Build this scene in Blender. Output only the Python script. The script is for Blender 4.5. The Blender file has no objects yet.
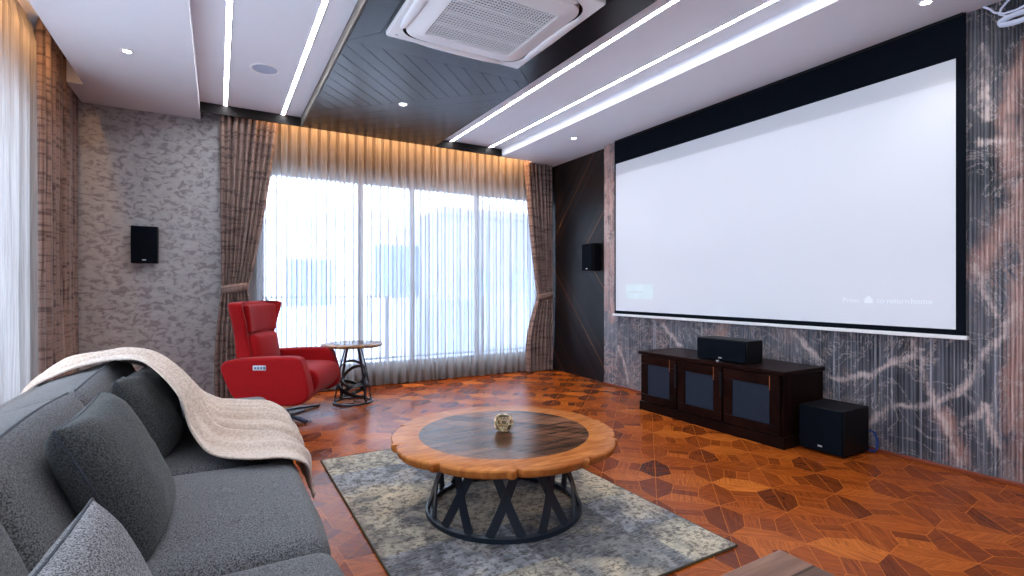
import bpy, bmesh, math, random
from mathutils import Vector, Matrix, noise
PI = math.pi
C = bpy.context.scene.collection
SC = bpy.context.scene

# ---------------------------------------------------------------- camera, world, exposure
YAW = math.atan(294 / 505)
cam_d = bpy.data.cameras.new('camera'); cam_d.lens = 36 * 505 / 1024; cam_d.sensor_width = 36
cam_d.clip_start = 0.02
cam = bpy.data.objects.new('camera', cam_d); C.objects.link(cam)
cam.location = (0, 0, 1.1); cam.rotation_euler = (PI / 2, 0, -YAW)
SC.camera = cam
SC.view_settings.view_transform = 'Standard'; SC.view_settings.look = 'None'
SC.view_settings.exposure = 0.78; SC.view_settings.gamma = 1.0
SC.view_settings.use_curve_mapping = False
w = bpy.data.worlds.new('sky'); SC.world = w; w.use_nodes = True
bg = w.node_tree.nodes['Background']; bg.inputs[0].default_value = (0.74, 0.84, 1.0, 1); bg.inputs[1].default_value = 7.0
LED = 27.0           # ceiling LED lines
COVE = 22.0          # warm cove LED, watts per metre-ish
DOWN = 5.0
def area(name, loc, rot, sx, sy, power, col):
    l = bpy.data.lights.new(name, 'AREA'); l.shape = 'RECTANGLE'; l.size = sx; l.size_y = sy
    l.energy = power; l.color = col
    o = bpy.data.objects.new(name, l); C.objects.link(o); o.location = loc; o.rotation_euler = rot
    return o
def portal(name, loc, rot, sx, sy):
    o = area(name, loc, rot, sx, sy, 1, (1, 1, 1)); o.data.cycles.is_portal = True
portal('far_window_portal', (2.05, 5.86, 1.27), (-PI/2, 0, 0), 3.3, 2.2)
portal('left_window_portal', (-1.38, 2.1, 1.3), (0, -PI/2, 0), 2.3, 5.0)
WARM = (1.0, 0.52, 0.20)
area('far_cove_led', (1.92, 5.515, 2.87), (math.radians(14), 0, 0), 3.2, 0.02, COVE, WARM)
area('left_cove_led', (-0.955, 2.5, 2.87), (0, math.radians(-14), 0), 0.02, 4.4, COVE * .8, WARM)

# ---------------------------------------------------------------- materials
def srgb(r, g, b):
    f = lambda c: (c / 255 / 12.92) if c / 255 <= 0.04045 else ((c / 255 + 0.055) / 1.055) ** 2.4
    return (f(r), f(g), f(b), 1)
class NT:
    def __init__(s, name):
        s.m = bpy.data.materials.new(name); s.m.use_nodes = True
        s.t = s.m.node_tree; s.n = s.t.nodes; s.L = s.t.links
        s.b = s.n['Principled BSDF']; s.out = s.n['Material Output']
    def add(s, typ, **kw):
        nd = s.n.new(typ)
        for k, v in kw.items():
            if k.startswith('i_'): 
                key = k[2:]; key = int(key) if key.isdigit() else key
                nd.inputs[key].default_value = v
            else: setattr(nd, k, v)
        return nd
    def lk(s, a, b): s.L.new(a, b)
    def set(s, **kw):
        mp = dict(col='Base Color', rough='Roughness', metal='Metallic', spec='Specular IOR Level', em='Emission Color', ems='Emission Strength', sheen='Sheen Weight', coat='Coat Weight')
        for k, v in kw.items(): s.b.inputs[mp[k]].default_value = v
        return s
    def coords(s, kind='Object', scale=(1, 1, 1), rot=(0, 0, 0)):
        tc = s.add('ShaderNodeTexCoord'); mp = s.add('ShaderNodeMapping')
        mp.inputs['Scale'].default_value = scale; mp.inputs['Rotation'].default_value = rot
        s.lk(tc.outputs[kind], mp.inputs[0]); return mp.outputs[0]
    def noise(s, vec, scale, detail=3, rough=0.55, dist=0.0):
        nd = s.add('ShaderNodeTexNoise'); nd.inputs['Scale'].default_value = scale; nd.inputs['Detail'].default_value = detail
        nd.inputs['Roughness'].default_value = rough; nd.inputs['Distortion'].default_value = dist
        s.lk(vec, nd.inputs['Vector']); return nd.outputs[0]
    def ramp(s, fac, stops, interp='LINEAR'):
        nd = s.add('ShaderNodeValToRGB'); cr = nd.color_ramp; cr.interpolation = interp
        while len(cr.elements) < len(stops): cr.elements.new(0.5)
        for e, (p, c) in zip(cr.elements, stops):
            e.position = p; e.color = c if len(c) == 4 else (*c, 1)
        s.lk(fac, nd.inputs[0]); return nd.outputs[0]
    def math(s, op, a, b=None, clamp=False):
        nd = s.add('ShaderNodeMath', operation=op); nd.use_clamp = clamp
        for i, v in enumerate((a, b)):
            if v is None: continue
            if isinstance(v, (int, float)): nd.inputs[i].default_value = v
            else: s.lk(v, nd.inputs[i])
        return nd.outputs[0]
    def mix(s, fac, a, b, blend='MIX'):
        nd = s.add('ShaderNodeMix', data_type='RGBA', blend_type=blend)
        for i, v in ((0, fac), (6, a), (7, b)):
            if isinstance(v, (int, float)): nd.inputs[i].default_value = v
            elif isinstance(v, tuple): nd.inputs[i].default_value = v
            else: s.lk(v, nd.inputs[i])
        return nd.outputs[2]
    def bump(s, h, strength=0.3, dist=0.01):
        nd = s.add('ShaderNodeBump'); nd.inputs['Strength'].default_value = strength; nd.inputs['Distance'].default_value = dist
        s.lk(h, nd.inputs['Height']); s.lk(nd.outputs[0], s.b.inputs['Normal'])
    def color(s, c): s.lk(c, s.b.inputs['Base Color'])
def plain(name, col, rough=0.6, metal=0.0, spec=0.5, var=0.06, scale=8, em=None, ems=0):
    m = NT(name); v = m.coords(); n = m.noise(v, scale)
    a = tuple(c * (1 - var) for c in col[:3]) + (1,); b = tuple(min(1, c * (1 + var)) for c in col[:3]) + (1,)
    m.color(m.ramp(n, [(0.3, a), (0.7, b)]))
    m.set(rough=rough, metal=metal, spec=spec)
    if em: m.set(em=em, ems=ems)
    return m.m
M = {}
M['white'] = plain('ceiling_paint', srgb(224, 225, 232), 0.7, var=0.01)
M['white_plastic'] = plain('white_plastic', srgb(232, 232, 234), 0.4, var=0.01)
M['speaker_grille'] = plain('ceiling_speaker_grille', srgb(170, 178, 200), 0.6, var=0.02)
M['soffit_face'] = plain('ceiling_trim_paint', srgb(232, 232, 238), 0.7, var=0.01)
M['edge_beige'] = plain('ceiling_edge_veneer', srgb(92, 84, 78), 0.6)
M['black'] = plain('black_lacquer', (0.003, 0.003, 0.004, 1), 0.5, spec=.2, var=0.1)
M['black_cloth'] = plain('black_screen_border', (0.004, 0.006, 0.010, 1), 0.9, spec=0.05, var=0.1)
M['black_metal'] = plain('black_metal', (0.012, 0.014, 0.018, 1), 0.35, spec=0.5, var=0.1)
M['dark_fascia'] = plain('dark_fascia', (0.007, 0.005, 0.005, 1), 0.6, spec=.2, var=0.2)
M['chrome'] = plain('chrome', (0.6, 0.6, 0.62, 1), 0.2, 1.0, var=0.02)
M['silver'] = plain('silver_plate', (0.55, 0.56, 0.6, 1), 0.35, 0.5, var=0.02)
M['led'] = plain('led_diffuser', (1, 1, 1, 1), 0.5, em=(0.93, 0.95, 1.0, 1), ems=LED)
M['bulb'] = plain('spot_bulb', (1, 1, 1, 1), 0.5, em=(1, 0.93, 0.82, 1), ems=60)
M['cable_white'] = plain('white_cable', srgb(215, 222, 240), 0.4)
M['cable_blue'] = plain('blue_cable', srgb(20, 60, 130), 0.4)
M['badge'] = plain('badge', (0.6, 0.62, 0.66, 1), 0.3, 0.3)
M['wall'] = plain('warm_brown_wall', srgb(112, 86, 64), 0.8, var=0.04)
M['wall_near'] = plain('near_wall_paint', srgb(170, 165, 165), 0.8, var=0.02)
M['frame_light'] = plain('window_frame_light', srgb(176, 184, 200), 0.5)
M['frame_grey'] = plain('window_frame_grey', srgb(90, 100, 120), 0.5)
M['building'] = plain('building_render', srgb(235, 238, 245), 0.9, var=0.03, scale=1)
M['building_grey'] = plain('building_grey_render', srgb(128, 136, 152), 0.8)
M['building_dark'] = plain('building_glass', srgb(120, 145, 180), 0.3)
M['concrete'] = plain('balcony_concrete', srgb(190, 200, 215), 0.9, var=0.05)

def glass():
    m = NT('window_glass'); tr = m.add('ShaderNodeBsdfTransparent'); gl = m.add('ShaderNodeBsdfGlossy'); gl.inputs['Roughness'].default_value = 0.02
    mx = m.add('ShaderNodeMixShader'); mx.inputs[0].default_value = 0.06
    tr.inputs[0].default_value = (0.93, 0.97, 1, 1)
    m.lk(tr.outputs[0], mx.inputs[1]); m.lk(gl.outputs[0], mx.inputs[2]); m.lk(mx.outputs[0], m.out.inputs[0]); return m.m
M['glass'] = glass()
def sheer():
    m = NT('sheer_voile')
    v = m.coords('UV', (1, 1, 1))
    n = m.noise(m.coords('UV', (260, 2, 1)), 1.0, 2)
    col = m.ramp(n, [(0.3, srgb(158, 152, 150)), (0.7, srgb(190, 186, 184))])
    tr = m.add('ShaderNodeBsdfTransparent'); tl = m.add('ShaderNodeBsdfTranslucent'); df = m.add('ShaderNodeBsdfDiffuse')
    m.lk(col, tl.inputs[0]); m.lk(col, df.inputs[0])
    a = m.add('ShaderNodeMixShader'); a.inputs[0].default_value = 0.5; m.lk(df.outputs[0], a.inputs[1]); m.lk(tl.outputs[0], a.inputs[2])
    b = m.add('ShaderNodeMixShader'); b.inputs[0].default_value = 0.62; m.lk(tr.outputs[0], b.inputs[1]); m.lk(a.outputs[0], b.inputs[2])
    m.lk(b.outputs[0], m.out.inputs[0]); return m.m
M['sheer'] = sheer()
def drape():
    m = NT('drape_crosshatch')
    tc = m.coords('UV', (1, 1, 1))
    # irregular dark threads both ways
    h = m.noise(m.coords('UV', (1.6, 26, 1)), 1.0, 4, 0.7, 0.4)
    v = m.noise(m.coords('UV', (46, 1.2, 1)), 1.0, 3, 0.7, 0.3)
    fine = m.noise(m.coords('UV', (400, 160, 1)), 1.0, 2)
    hl = m.ramp(h, [(0.50, (0, 0, 0)), (0.60, (1, 1, 1))]); vl = m.ramp(v, [(0.52, (0, 0, 0)), (0.60, (1, 1, 1))])
    base = m.mix(m.ramp(fine, [(0.35, (0, 0, 0)), (0.65, (1, 1, 1))]), srgb(122, 100, 92), srgb(152, 130, 122))
    c = m.mix(m.math('MULTIPLY', hl, 0.75), base, srgb(72, 56, 54))
    c = m.mix(m.math('MULTIPLY', vl, 0.6), c, srgb(66, 52, 52))
    m.color(c); m.set(rough=0.85, spec=0.2, sheen=0.2); m.bump(fine, 0.2, 0.002); return m.m
M['drape'] = drape()
def plaster():
    m = NT('grey_textured_plaster')
    v = m.coords('Object', (1, 1, 1.5))
    a = m.noise(v, 15, 4, 0.55, 0.8); b = m.noise(v, 2.2, 3); f = m.noise(v, 60, 3)
    c1 = m.ramp(a, [(0.35, srgb(168, 166, 168)), (0.52, srgb(152, 150, 153)), (0.60, srgb(108, 104, 107)), (0.72, srgb(126, 121, 122))])
    c2 = m.mix(m.math('MULTIPLY', b, 0.35), c1, srgb(200, 196, 196))
    m.color(c2); m.lk(m.ramp(a, [(0.5, (0.38,)*3), (0.62, (0.6,)*3)]), m.b.inputs['Roughness'])
    m.set(metal=0.15); m.bump(m.mix(0.3, a, f), 0.25, 0.008); return m.m
M['plaster'] = plaster()
def floorwood():
    m = NT('parquet_wood')
    at = m.add('ShaderNodeAttribute', attribute_name='tone'); sep = m.add('ShaderNodeSeparateColor'); m.lk(at.outputs['Color'], sep.inputs[0])
    tone, ang = sep.outputs[0], sep.outputs[1]
    tc = m.add('ShaderNodeTexCoord'); vr = m.add('ShaderNodeVectorRotate', rotation_type='Z_AXIS')
    m.lk(tc.outputs['Object'], vr.inputs['Vector']); m.lk(m.math('MULTIPLY', ang, 2 * PI), vr.inputs['Angle'])
    mp = m.add('ShaderNodeMapping'); mp.inputs['Scale'].default_value = (6, 90, 6); m.lk(vr.outputs[0], mp.inputs[0])
    g = m.noise(mp.outputs[0], 1.0, 4, 0.6, 1.5)
    base = m.ramp(tone, [(0.0, srgb(92, 40, 16)), (0.3, srgb(134, 62, 22)), (0.6, srgb(170, 85, 29)), (1.0, srgb(214, 122, 47))])
    gr = m.ramp(g, [(0.35, (0.55, 0.48, 0.42)), (0.6, (1.08, 1.05, 1))])
    m.color(m.mix(1.0, base, gr, 'MULTIPLY')); m.set(rough=0.24, spec=0.14)
    m.bump(g, 0.08, 0.002); return m.m
M['floor'] = floorwood()
M['grout'] = plain('floor_joint', srgb(214, 150, 100), 0.5)
M['skirting'] = plain('red_wood_skirting', srgb(130, 56, 26), 0.4, var=0.2)

def seg_dist(m, u, v, a, b):
    """distance in the (u, v) plane to segment a-b"""
    dx, dy = b[0] - a[0], b[1] - a[1]; L2 = dx * dx + dy * dy
    pu = m.math('SUBTRACT', u, a[0]); pv = m.math('SUBTRACT', v, a[1])
    t = m.math('ADD', m.math('MULTIPLY', pu, dx / L2), m.math('MULTIPLY', pv, dy / L2), clamp=True)
    ex = m.math('SUBTRACT', pu, m.math('MULTIPLY', t, dx)); ey = m.math('SUBTRACT', pv, m.math('MULTIPLY', t, dy))
    return m.math('SQRT', m.math('ADD', m.math('MULTIPLY', ex, ex), m.math('MULTIPLY', ey, ey)))
def stone(flute=True):
    m = NT('fluted_veined_marble' if flute else 'veined_marble')
    tc = m.add('ShaderNodeTexCoord'); 
    nn = m.add('ShaderNodeTexNoise'); nn.inputs['Scale'].default_value = 4.5; nn.inputs['Detail'].default_value = 7; nn.inputs['Roughness'].default_value = 0.72
    m.lk(tc.outputs['Object'], nn.inputs['Vector'])
    sub = m.add('ShaderNodeVectorMath', operation='SUBTRACT'); m.lk(nn.outputs['Color'], sub.inputs[0]); sub.inputs[1].default_value = (.5, .5, .5)
    sc = m.add('ShaderNodeVectorMath', operation='SCALE'); sc.inputs['Scale'].default_value = 0.17; m.lk(sub.outputs[0], sc.inputs[0])
    ad = m.add('ShaderNodeVectorMath', operation='ADD'); m.lk(tc.outputs['Object'], ad.inputs[0]); m.lk(sc.outputs[0], ad.inputs[1])
    sp = m.add('ShaderNodeSeparateXYZ'); m.lk(ad.outputs[0], sp.inputs[0]); u, v = sp.outputs[1], sp.outputs[2]
    streak = m.noise(m.coords('Object', (1, 80, 0.8)), 1.0, 3, 0.6)
    fine = m.noise(m.coords('Object', (1, 190, 3)), 1.0, 3, 0.6)
    cloud = m.noise(m.coords('Object', (1, 1, 1)), 1.4, 4, 0.6, 0.5)
    base = m.ramp(streak, [(0.34, srgb(34, 37, 44)), (0.46, srgb(70, 73, 82)), (0.58, srgb(98, 100, 110)), (0.68, srgb(164, 164, 174))])
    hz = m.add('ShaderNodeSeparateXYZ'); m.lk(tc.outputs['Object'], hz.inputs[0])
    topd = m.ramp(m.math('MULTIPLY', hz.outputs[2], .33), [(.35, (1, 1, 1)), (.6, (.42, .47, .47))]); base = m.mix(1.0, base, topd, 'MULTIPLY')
    base = m.mix(m.ramp(cloud, [(0.42, (0, 0, 0)), (0.62, (0.75,)*3)]), base, srgb(118, 116, 122))
    pinkc = m.ramp(fine, [(0.3, srgb(112, 84, 80)), (0.5, srgb(168, 132, 124)), (0.7, srgb(214, 190, 182))])
    wide = [((0.96, 2.45), (1.06, 2.05)), ((1.06, 2.05), (1.0, 1.55)), ((1.0, 1.55), (1.2, 1.2)), ((1.0, 1.1), (1.03, 0.34)), ((2.85, 0.95), (2.95, 0.62)), ((4.38, 2.75), (4.36, .75)), ((4.44, 2.75), (4.46, .9)), ((1.27, .1), (1.33, .3))]
    thin = [((1.018, 1.011), (1.208, 0.546)), ((1.208, 0.546), (1.421, 0.349)), ((1.421, 0.349), (1.622, 0.33)), ((1.622, 0.33), (1.80, 0.12)),
            ((1.506, 0.767), (1.396, 0.447)), ((1.396, 0.447), (1.268, 0.02)), ((1.25, 0.3), (1.15, 0.42)), ((1.15, 0.42), (1.10, .2)), ((1.2, 1.22), (1.12, 0.95)),
            ((2.25, 0.75), (2.0, 0.45)), ((2.0, 0.45), (1.75, 0.5)), ((1.75, .5), (1.45, .72)), ((4.25, .45), (4.1, .1)), ((3.0, .5), (2.6, .3)), ((3.6, .75), (3.4, .55)), ((1.16, 2.5), (1.14, 2.1)), ((1.18, 1.95), (1.05, 1.92))]
    def field(segs, r0, r1, mod):
        out = None
        for a, b in segs:
            d = seg_dist(m, u, v, a, b); out = d if out is None else m.math('MINIMUM', out, d)
        out = m.math('ADD', out, mod)
        return m.ramp(out, [(r0, (1, 1, 1)), (r1, (0, 0, 0))])
    md = m.math('MULTIPLY', m.math('SUBTRACT', fine, 0.5), 0.12)
    fw = field(wide, 0.025, 0.075, m.math('MULTIPLY', md, 1.3)); ft = field(thin, 0.006, 0.026, m.math('MULTIPLY', md, 0.5))
    brk = m.noise(m.coords('Object', (1, 9, 5)), 1.0, 5, 0.7); ft = m.math('MULTIPLY', ft, m.ramp(brk, [(.38, (.15, .15, .15)), (.52, (1, 1, 1))])); fw = m.math('MULTIPLY', fw, m.ramp(brk, [(.34, (.25,)*3), (.5, (1, 1, 1))]))
    c = m.mix(fw, base, pinkc); c = m.mix(m.math('MULTIPLY', ft, 0.9), c, srgb(206, 188, 184))
    # scattered natural veins
    lace = m.noise(m.coords('Object', (1, 1.6, 1.1)), 3.4, 9, 0.72, 1.2); msk = m.noise(m.coords('Object', (1, 1, 1)), 1.3, 3, .6, .4)
    lb = m.ramp(m.math('ABSOLUTE', m.math('SUBTRACT', lace, 0.52)), [(0.008, (1, 1, 1)), (0.030, (0, 0, 0))])
    c = m.mix(m.math('MULTIPLY', lb, m.math('MULTIPLY', m.ramp(msk, [(.40, (0, 0, 0)), (.54, (.9, .9, .9))]), m.ramp(m.math('MULTIPLY', hz.outputs[2], .33), [(.50, (1, 1, 1)), (.70, (.15, .15, .15))]))), c, srgb(170, 144, 138))
    side = m.add('ShaderNodeMapRange'); side.inputs[1].default_value = 1.22; side.inputs[2].default_value = .95; m.lk(u, side.inputs[0])
    pn = m.noise(m.coords('Object', (1, 7, 2.5)), 1.0, 7, .7, .5)
    pm = m.ramp(m.math('ADD', pn, m.math('MULTIPLY', side.outputs[0], .16)), [(.60, (0, 0, 0)), (.68, (1, 1, 1))])
    zlow = m.ramp(m.math('MULTIPLY', hz.outputs[2], .33), [(.60, (1, 1, 1)), (.74, (0, 0, 0))])
    c = m.mix(m.math('MULTIPLY', m.math('MULTIPLY', pm, zlow), m.math('MULTIPLY', side.outputs[0], .85)), c, pinkc)
    vn = m.noise(m.coords('Object', (1, 1.2, 1.0)), 2.6, 6, 0.6, 2.2)
    vl = m.ramp(m.math('ABSOLUTE', m.math('SUBTRACT', vn, 0.5)), [(0.003, (1, 1, 1)), (0.016, (0, 0, 0))])
    c = m.mix(m.math('MULTIPLY', vl, 0.6), c, srgb(186, 174, 172))
    m.color(c); m.set(rough=0.42, spec=0.4); return m.m
M['stone'] = stone()
def darkpanel():
    m = NT('dark_veneer_bronze_lines')
    v = m.coords('Object', (1, 1, 1), (math.radians(-50), 0, 0))
    # stripes running down to the right on the YZ face
    tc = m.add('ShaderNodeTexCoord'); sp = m.add('ShaderNodeSeparateXYZ'); m.lk(tc.outputs['Object'], sp.inputs[0])
    zz = m.math('ABSOLUTE', m.math('SUBTRACT', sp.outputs[2], 1.55)); d = m.math('ADD', m.math('MULTIPLY', sp.outputs[1], 1.15), zz)
    fr = m.math('FRACT', m.math('MULTIPLY', d, 6.5)); cell = m.math('FLOOR', m.math('MULTIPLY', d, 6.5))
    wn = m.add('ShaderNodeTexWhiteNoise', noise_dimensions='1D'); m.lk(cell, wn.inputs['W'])
    line = m.ramp(fr, [(0.09, (1, 1, 1)), (0.13, (0, 0, 0))], 'LINEAR')
    pick = m.ramp(wn.outputs[0], [(0.45, (0, 0, 0)), (0.85, (1, 1, 1))])
    tone = m.ramp(wn.outputs[0], [(0, (0.004, 0.0035, 0.005)), (1, (0.016, 0.012, 0.013))])
    g = m.noise(m.coords('Object', (1, 1, 1)), 2.0, 3)
    c = m.mix(m.math('MULTIPLY', line, pick), tone, srgb(104, 64, 42))
    m.color(c); m.set(rough=0.42, spec=0.25); return m.m
M['dark_panel'] = darkpanel()
def ceilwood():
    m = NT('dark_ceiling_veneer')
    at = m.add('ShaderNodeAttribute', attribute_name='tone'); sep = m.add('ShaderNodeSeparateColor'); m.lk(at.outputs['Color'], sep.inputs[0])
    tc = m.add('ShaderNodeTexCoord'); vr = m.add('ShaderNodeVectorRotate', rotation_type='Z_AXIS')
    m.lk(tc.outputs['Object'], vr.inputs['Vector']); m.lk(m.math('MULTIPLY', sep.outputs[1], 2 * PI), vr.inputs['Angle'])
    mp = m.add('ShaderNodeMapping'); mp.inputs['Scale'].default_value = (2, 50, 2); m.lk(vr.outputs[0], mp.inputs[0])
    g = m.noise(mp.outputs[0], 1.0, 4, 0.6, 0.6)
    c = m.ramp(g, [(0.3, srgb(18, 15, 16)), (0.6, srgb(30, 27, 30)), (0.8, srgb(46, 37, 36))])
    c = m.mix(sep.outputs[0], c, srgb(26, 27, 33)); m.color(c); m.set(rough=0.25, spec=0.3); return m.m
M['ceil_wood'] = ceilwood()
M['groove'] = plain('ceiling_groove', (0.004, 0.004, 0.005, 1), 0.6)
def tabletop(name, a, b, sc=(3, 40, 3), rough=0.22, planks=0.0, rot=0.0):
    m = NT(name); v = m.coords('Object', sc, (0, 0, rot)); g = m.noise(v, 1.0, 4, 0.6, 1.0)
    c = m.ramp(g, [(0.3, a), (0.7, b)])
    if planks:
        v2 = m.coords('Object', (1, 1, 1), (0, 0, rot)); s_ = m.add('ShaderNodeSeparateXYZ'); m.lk(v2, s_.inputs[0])
        fl = m.math('FLOOR', m.math('MULTIPLY', s_.outputs[1], planks)); wn = m.add('ShaderNodeTexWhiteNoise', noise_dimensions='1D'); m.lk(fl, wn.inputs['W'])
        c = m.mix(1.0, c, m.ramp(wn.outputs[0], [(0, (0.5, 0.5, 0.5)), (1, (1.3, 1.25, 1.2))]), 'MULTIPLY')
        fr = m.math('FRACT', m.math('MULTIPLY', s_.outputs[1], planks)); c = m.mix(m.ramp(fr, [(0.0, (0.85,)*3), (0.05, (0.85,)*3), (0.08, (0,)*3)]), c, (0.02, 0.01, 0.006, 1))
    m.color(c); m.set(rough=rough, spec=0.06); return m.m
M['table_rim'] = tabletop('honey_wood_rim', srgb(148, 80, 34), srgb(200, 128, 66), (6, 24, 6), 0.27)
M['table_disc'] = tabletop('dark_wood_disc', srgb(54, 34, 26), srgb(134, 94, 70), (3, 30, 3), 0.2, 11, 0.9)
M['stool_wood'] = tabletop('grey_brown_wood', srgb(104, 78, 66), srgb(136, 106, 92), (3, 40, 3), 0.4, 9, 0.0)
M['cab_wood'] = tabletop('dark_rosewood', (0.004, 0.002, 0.002, 1), (0.020, 0.007, 0.005, 1), (50, 3, 3), 0.28)
M['cab_mesh'] = plain('speaker_cloth_panel', (0.008, 0.017, 0.034, 1), 0.55, spec=0.3, var=0.05)
M['bronze'] = plain('bronze_inlay', srgb(150, 84, 40), 0.4, 0.3)
M['side_wood'] = tabletop('side_table_wood', srgb(90, 60, 46), srgb(170, 120, 76), (6, 20, 6))
M['table_metal'] = plain('blue_black_metal', (0.010, 0.018, 0.030, 1), 0.38, spec=0.5, var=0.1)
def fabric(name, a, b, sc=420, rough=0.95, sheen=0.15, bump=0.35):
    m = NT(name); v = m.coords('Object'); n = m.noise(v, sc, 2, 0.7); n2 = m.noise(v, 3, 2)
    c = m.ramp(n, [(0.38, a), (0.62, b)]); c = m.mix(m.math('MULTIPLY', n2, 0.25), c, a); m.color(c)
    m.set(rough=rough, spec=0.15, sheen=sheen); m.bump(n, bump, 0.003); return m.m
M['sofa'] = fabric('grey_sofa_weave', srgb(50, 52, 54), srgb(126, 127, 129), 260)
M['sofa_dark'] = fabric('charcoal_cushion_cloth', srgb(44, 47, 48), srgb(92, 95, 95), 260, sheen=0.1)
M['herring'] = fabric('herringbone_cushion_cloth', srgb(46, 47, 50), srgb(160, 160, 162), 330)
M['piping'] = fabric('piping_cloth', srgb(50, 54, 60), srgb(80, 86, 94))
M['red'] = fabric('red_velour', (0.26, 0.002, 0.004, 1), (0.36, 0.003, 0.005, 1), 200, 0.8, 0.1, 0.1)
M['throw'] = fabric('cream_fleece', srgb(188, 170, 154), srgb(216, 200, 186), 90, 0.95, 0.3, 0.4)
def rugm():
    m = NT('patchwork_rug')
    tc = m.add('ShaderNodeTexCoord'); sp = m.add('ShaderNodeSeparateXYZ'); m.lk(tc.outputs['Object'], sp.inputs[0])
    ry = m.math('FLOOR', m.math('MULTIPLY', sp.outputs[1], 2.9))
    wr = m.add('ShaderNodeTexWhiteNoise', noise_dimensions='1D'); m.lk(ry, wr.inputs['W'])
    cx = m.math('FLOOR', m.math('ADD', m.math('MULTIPLY', sp.outputs[0], 2.2), m.math('MULTIPLY', wr.outputs[0], 3.0)))
    cb = m.add('ShaderNodeCombineXYZ'); m.lk(cx, cb.inputs[0]); m.lk(ry, cb.inputs[1])
    wn = m.add('ShaderNodeTexWhiteNoise', noise_dimensions='2D'); m.lk(cb.outputs[0], wn.inputs['Vector'])
    patch = m.ramp(wn.outputs[0], [(0.0, srgb(120, 122, 124)), (0.2, srgb(166, 168, 172)), (0.4, srgb(196, 186, 164)), (0.6, srgb(140, 140, 138)), (0.8, srgb(178, 168, 150))], 'CONSTANT')
    n1 = m.noise(m.coords(), 5.5, 6, 0.7, 0.6); n2 = m.noise(m.coords(), 38, 4, 0.75); n3 = m.noise(m.coords('Object', (1, 1, 1)), 2.2, 3)
    weave = m.noise(m.coords('Object', (20, 150, 1)), 1.0, 2)
    c = m.mix(m.ramp(n1, [(0.40, (0, 0, 0)), (0.62, (0.9,)*3)]), patch, srgb(84, 88, 96))
    c = m.mix(m.ramp(n3, [(0.5, (0, 0, 0)), (0.66, (0.75,)*3)]), c, srgb(226, 206, 172))
    c = m.mix(m.ramp(n2, [(0.48, (0,)*3), (0.58, (0.75,)*3)]), c, srgb(72, 68, 68))
    c = m.mix(m.ramp(weave, [(0.5, (0,)*3), (0.75, (0.35,)*3)]), c, srgb(215, 212, 204))
    m.color(c); m.set(rough=0.95, spec=0.1); m.bump(n2, 0.4, 0.004); return m.m
M['rug'] = rugm()
M['rug_edge'] = plain('rug_binding', srgb(84, 80, 64), 0.9)
def vasem():
    m = NT('gilded_metal'); v = m.coords(); n = m.noise(v, 30, 3)
    m.color(m.ramp(n, [(0.35, srgb(200, 160, 96)), (0.6, srgb(245, 232, 204))])); m.set(metal=0.85, rough=0.3); return m.m
M['vase'] = vasem()
M['vase_inner'] = plain('aged_metal', srgb(120, 104, 80), 0.4, 0.6)
def screenm():
    m = NT('projected_image'); v = m.coords('Object')
    sp = m.add('ShaderNodeSeparateXYZ'); m.lk(v, sp.inputs[0])
    m.set(col=(0.60, 0.61, 0.64, 1), rough=0.9, spec=0.1)
    m.set(em=srgb(196, 210, 236), ems=0.13); return m.m
M['screen'] = screenm()
M['screen_top'] = plain('screen_blank_band', (0.56, 0.56, 0.57, 1), 0.9, spec=0.1, var=0.005, em=srgb(180, 202, 236), ems=0.10)
M['proj_cyan'] = plain('projected_cyan_box', (0.56, 0.56, 0.57, 1), 0.9, em=srgb(190, 240, 255), ems=0.22)
M['proj_cyan_dim'] = plain('projected_cyan_text', (0.56, 0.56, 0.57, 1), 0.9, em=srgb(190, 232, 246), ems=0.15)
M['proj_text'] = plain('projected_text', (0.60, 0.61, 0.64, 1), 0.9, em=srgb(220, 236, 250), ems=0.24)

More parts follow.
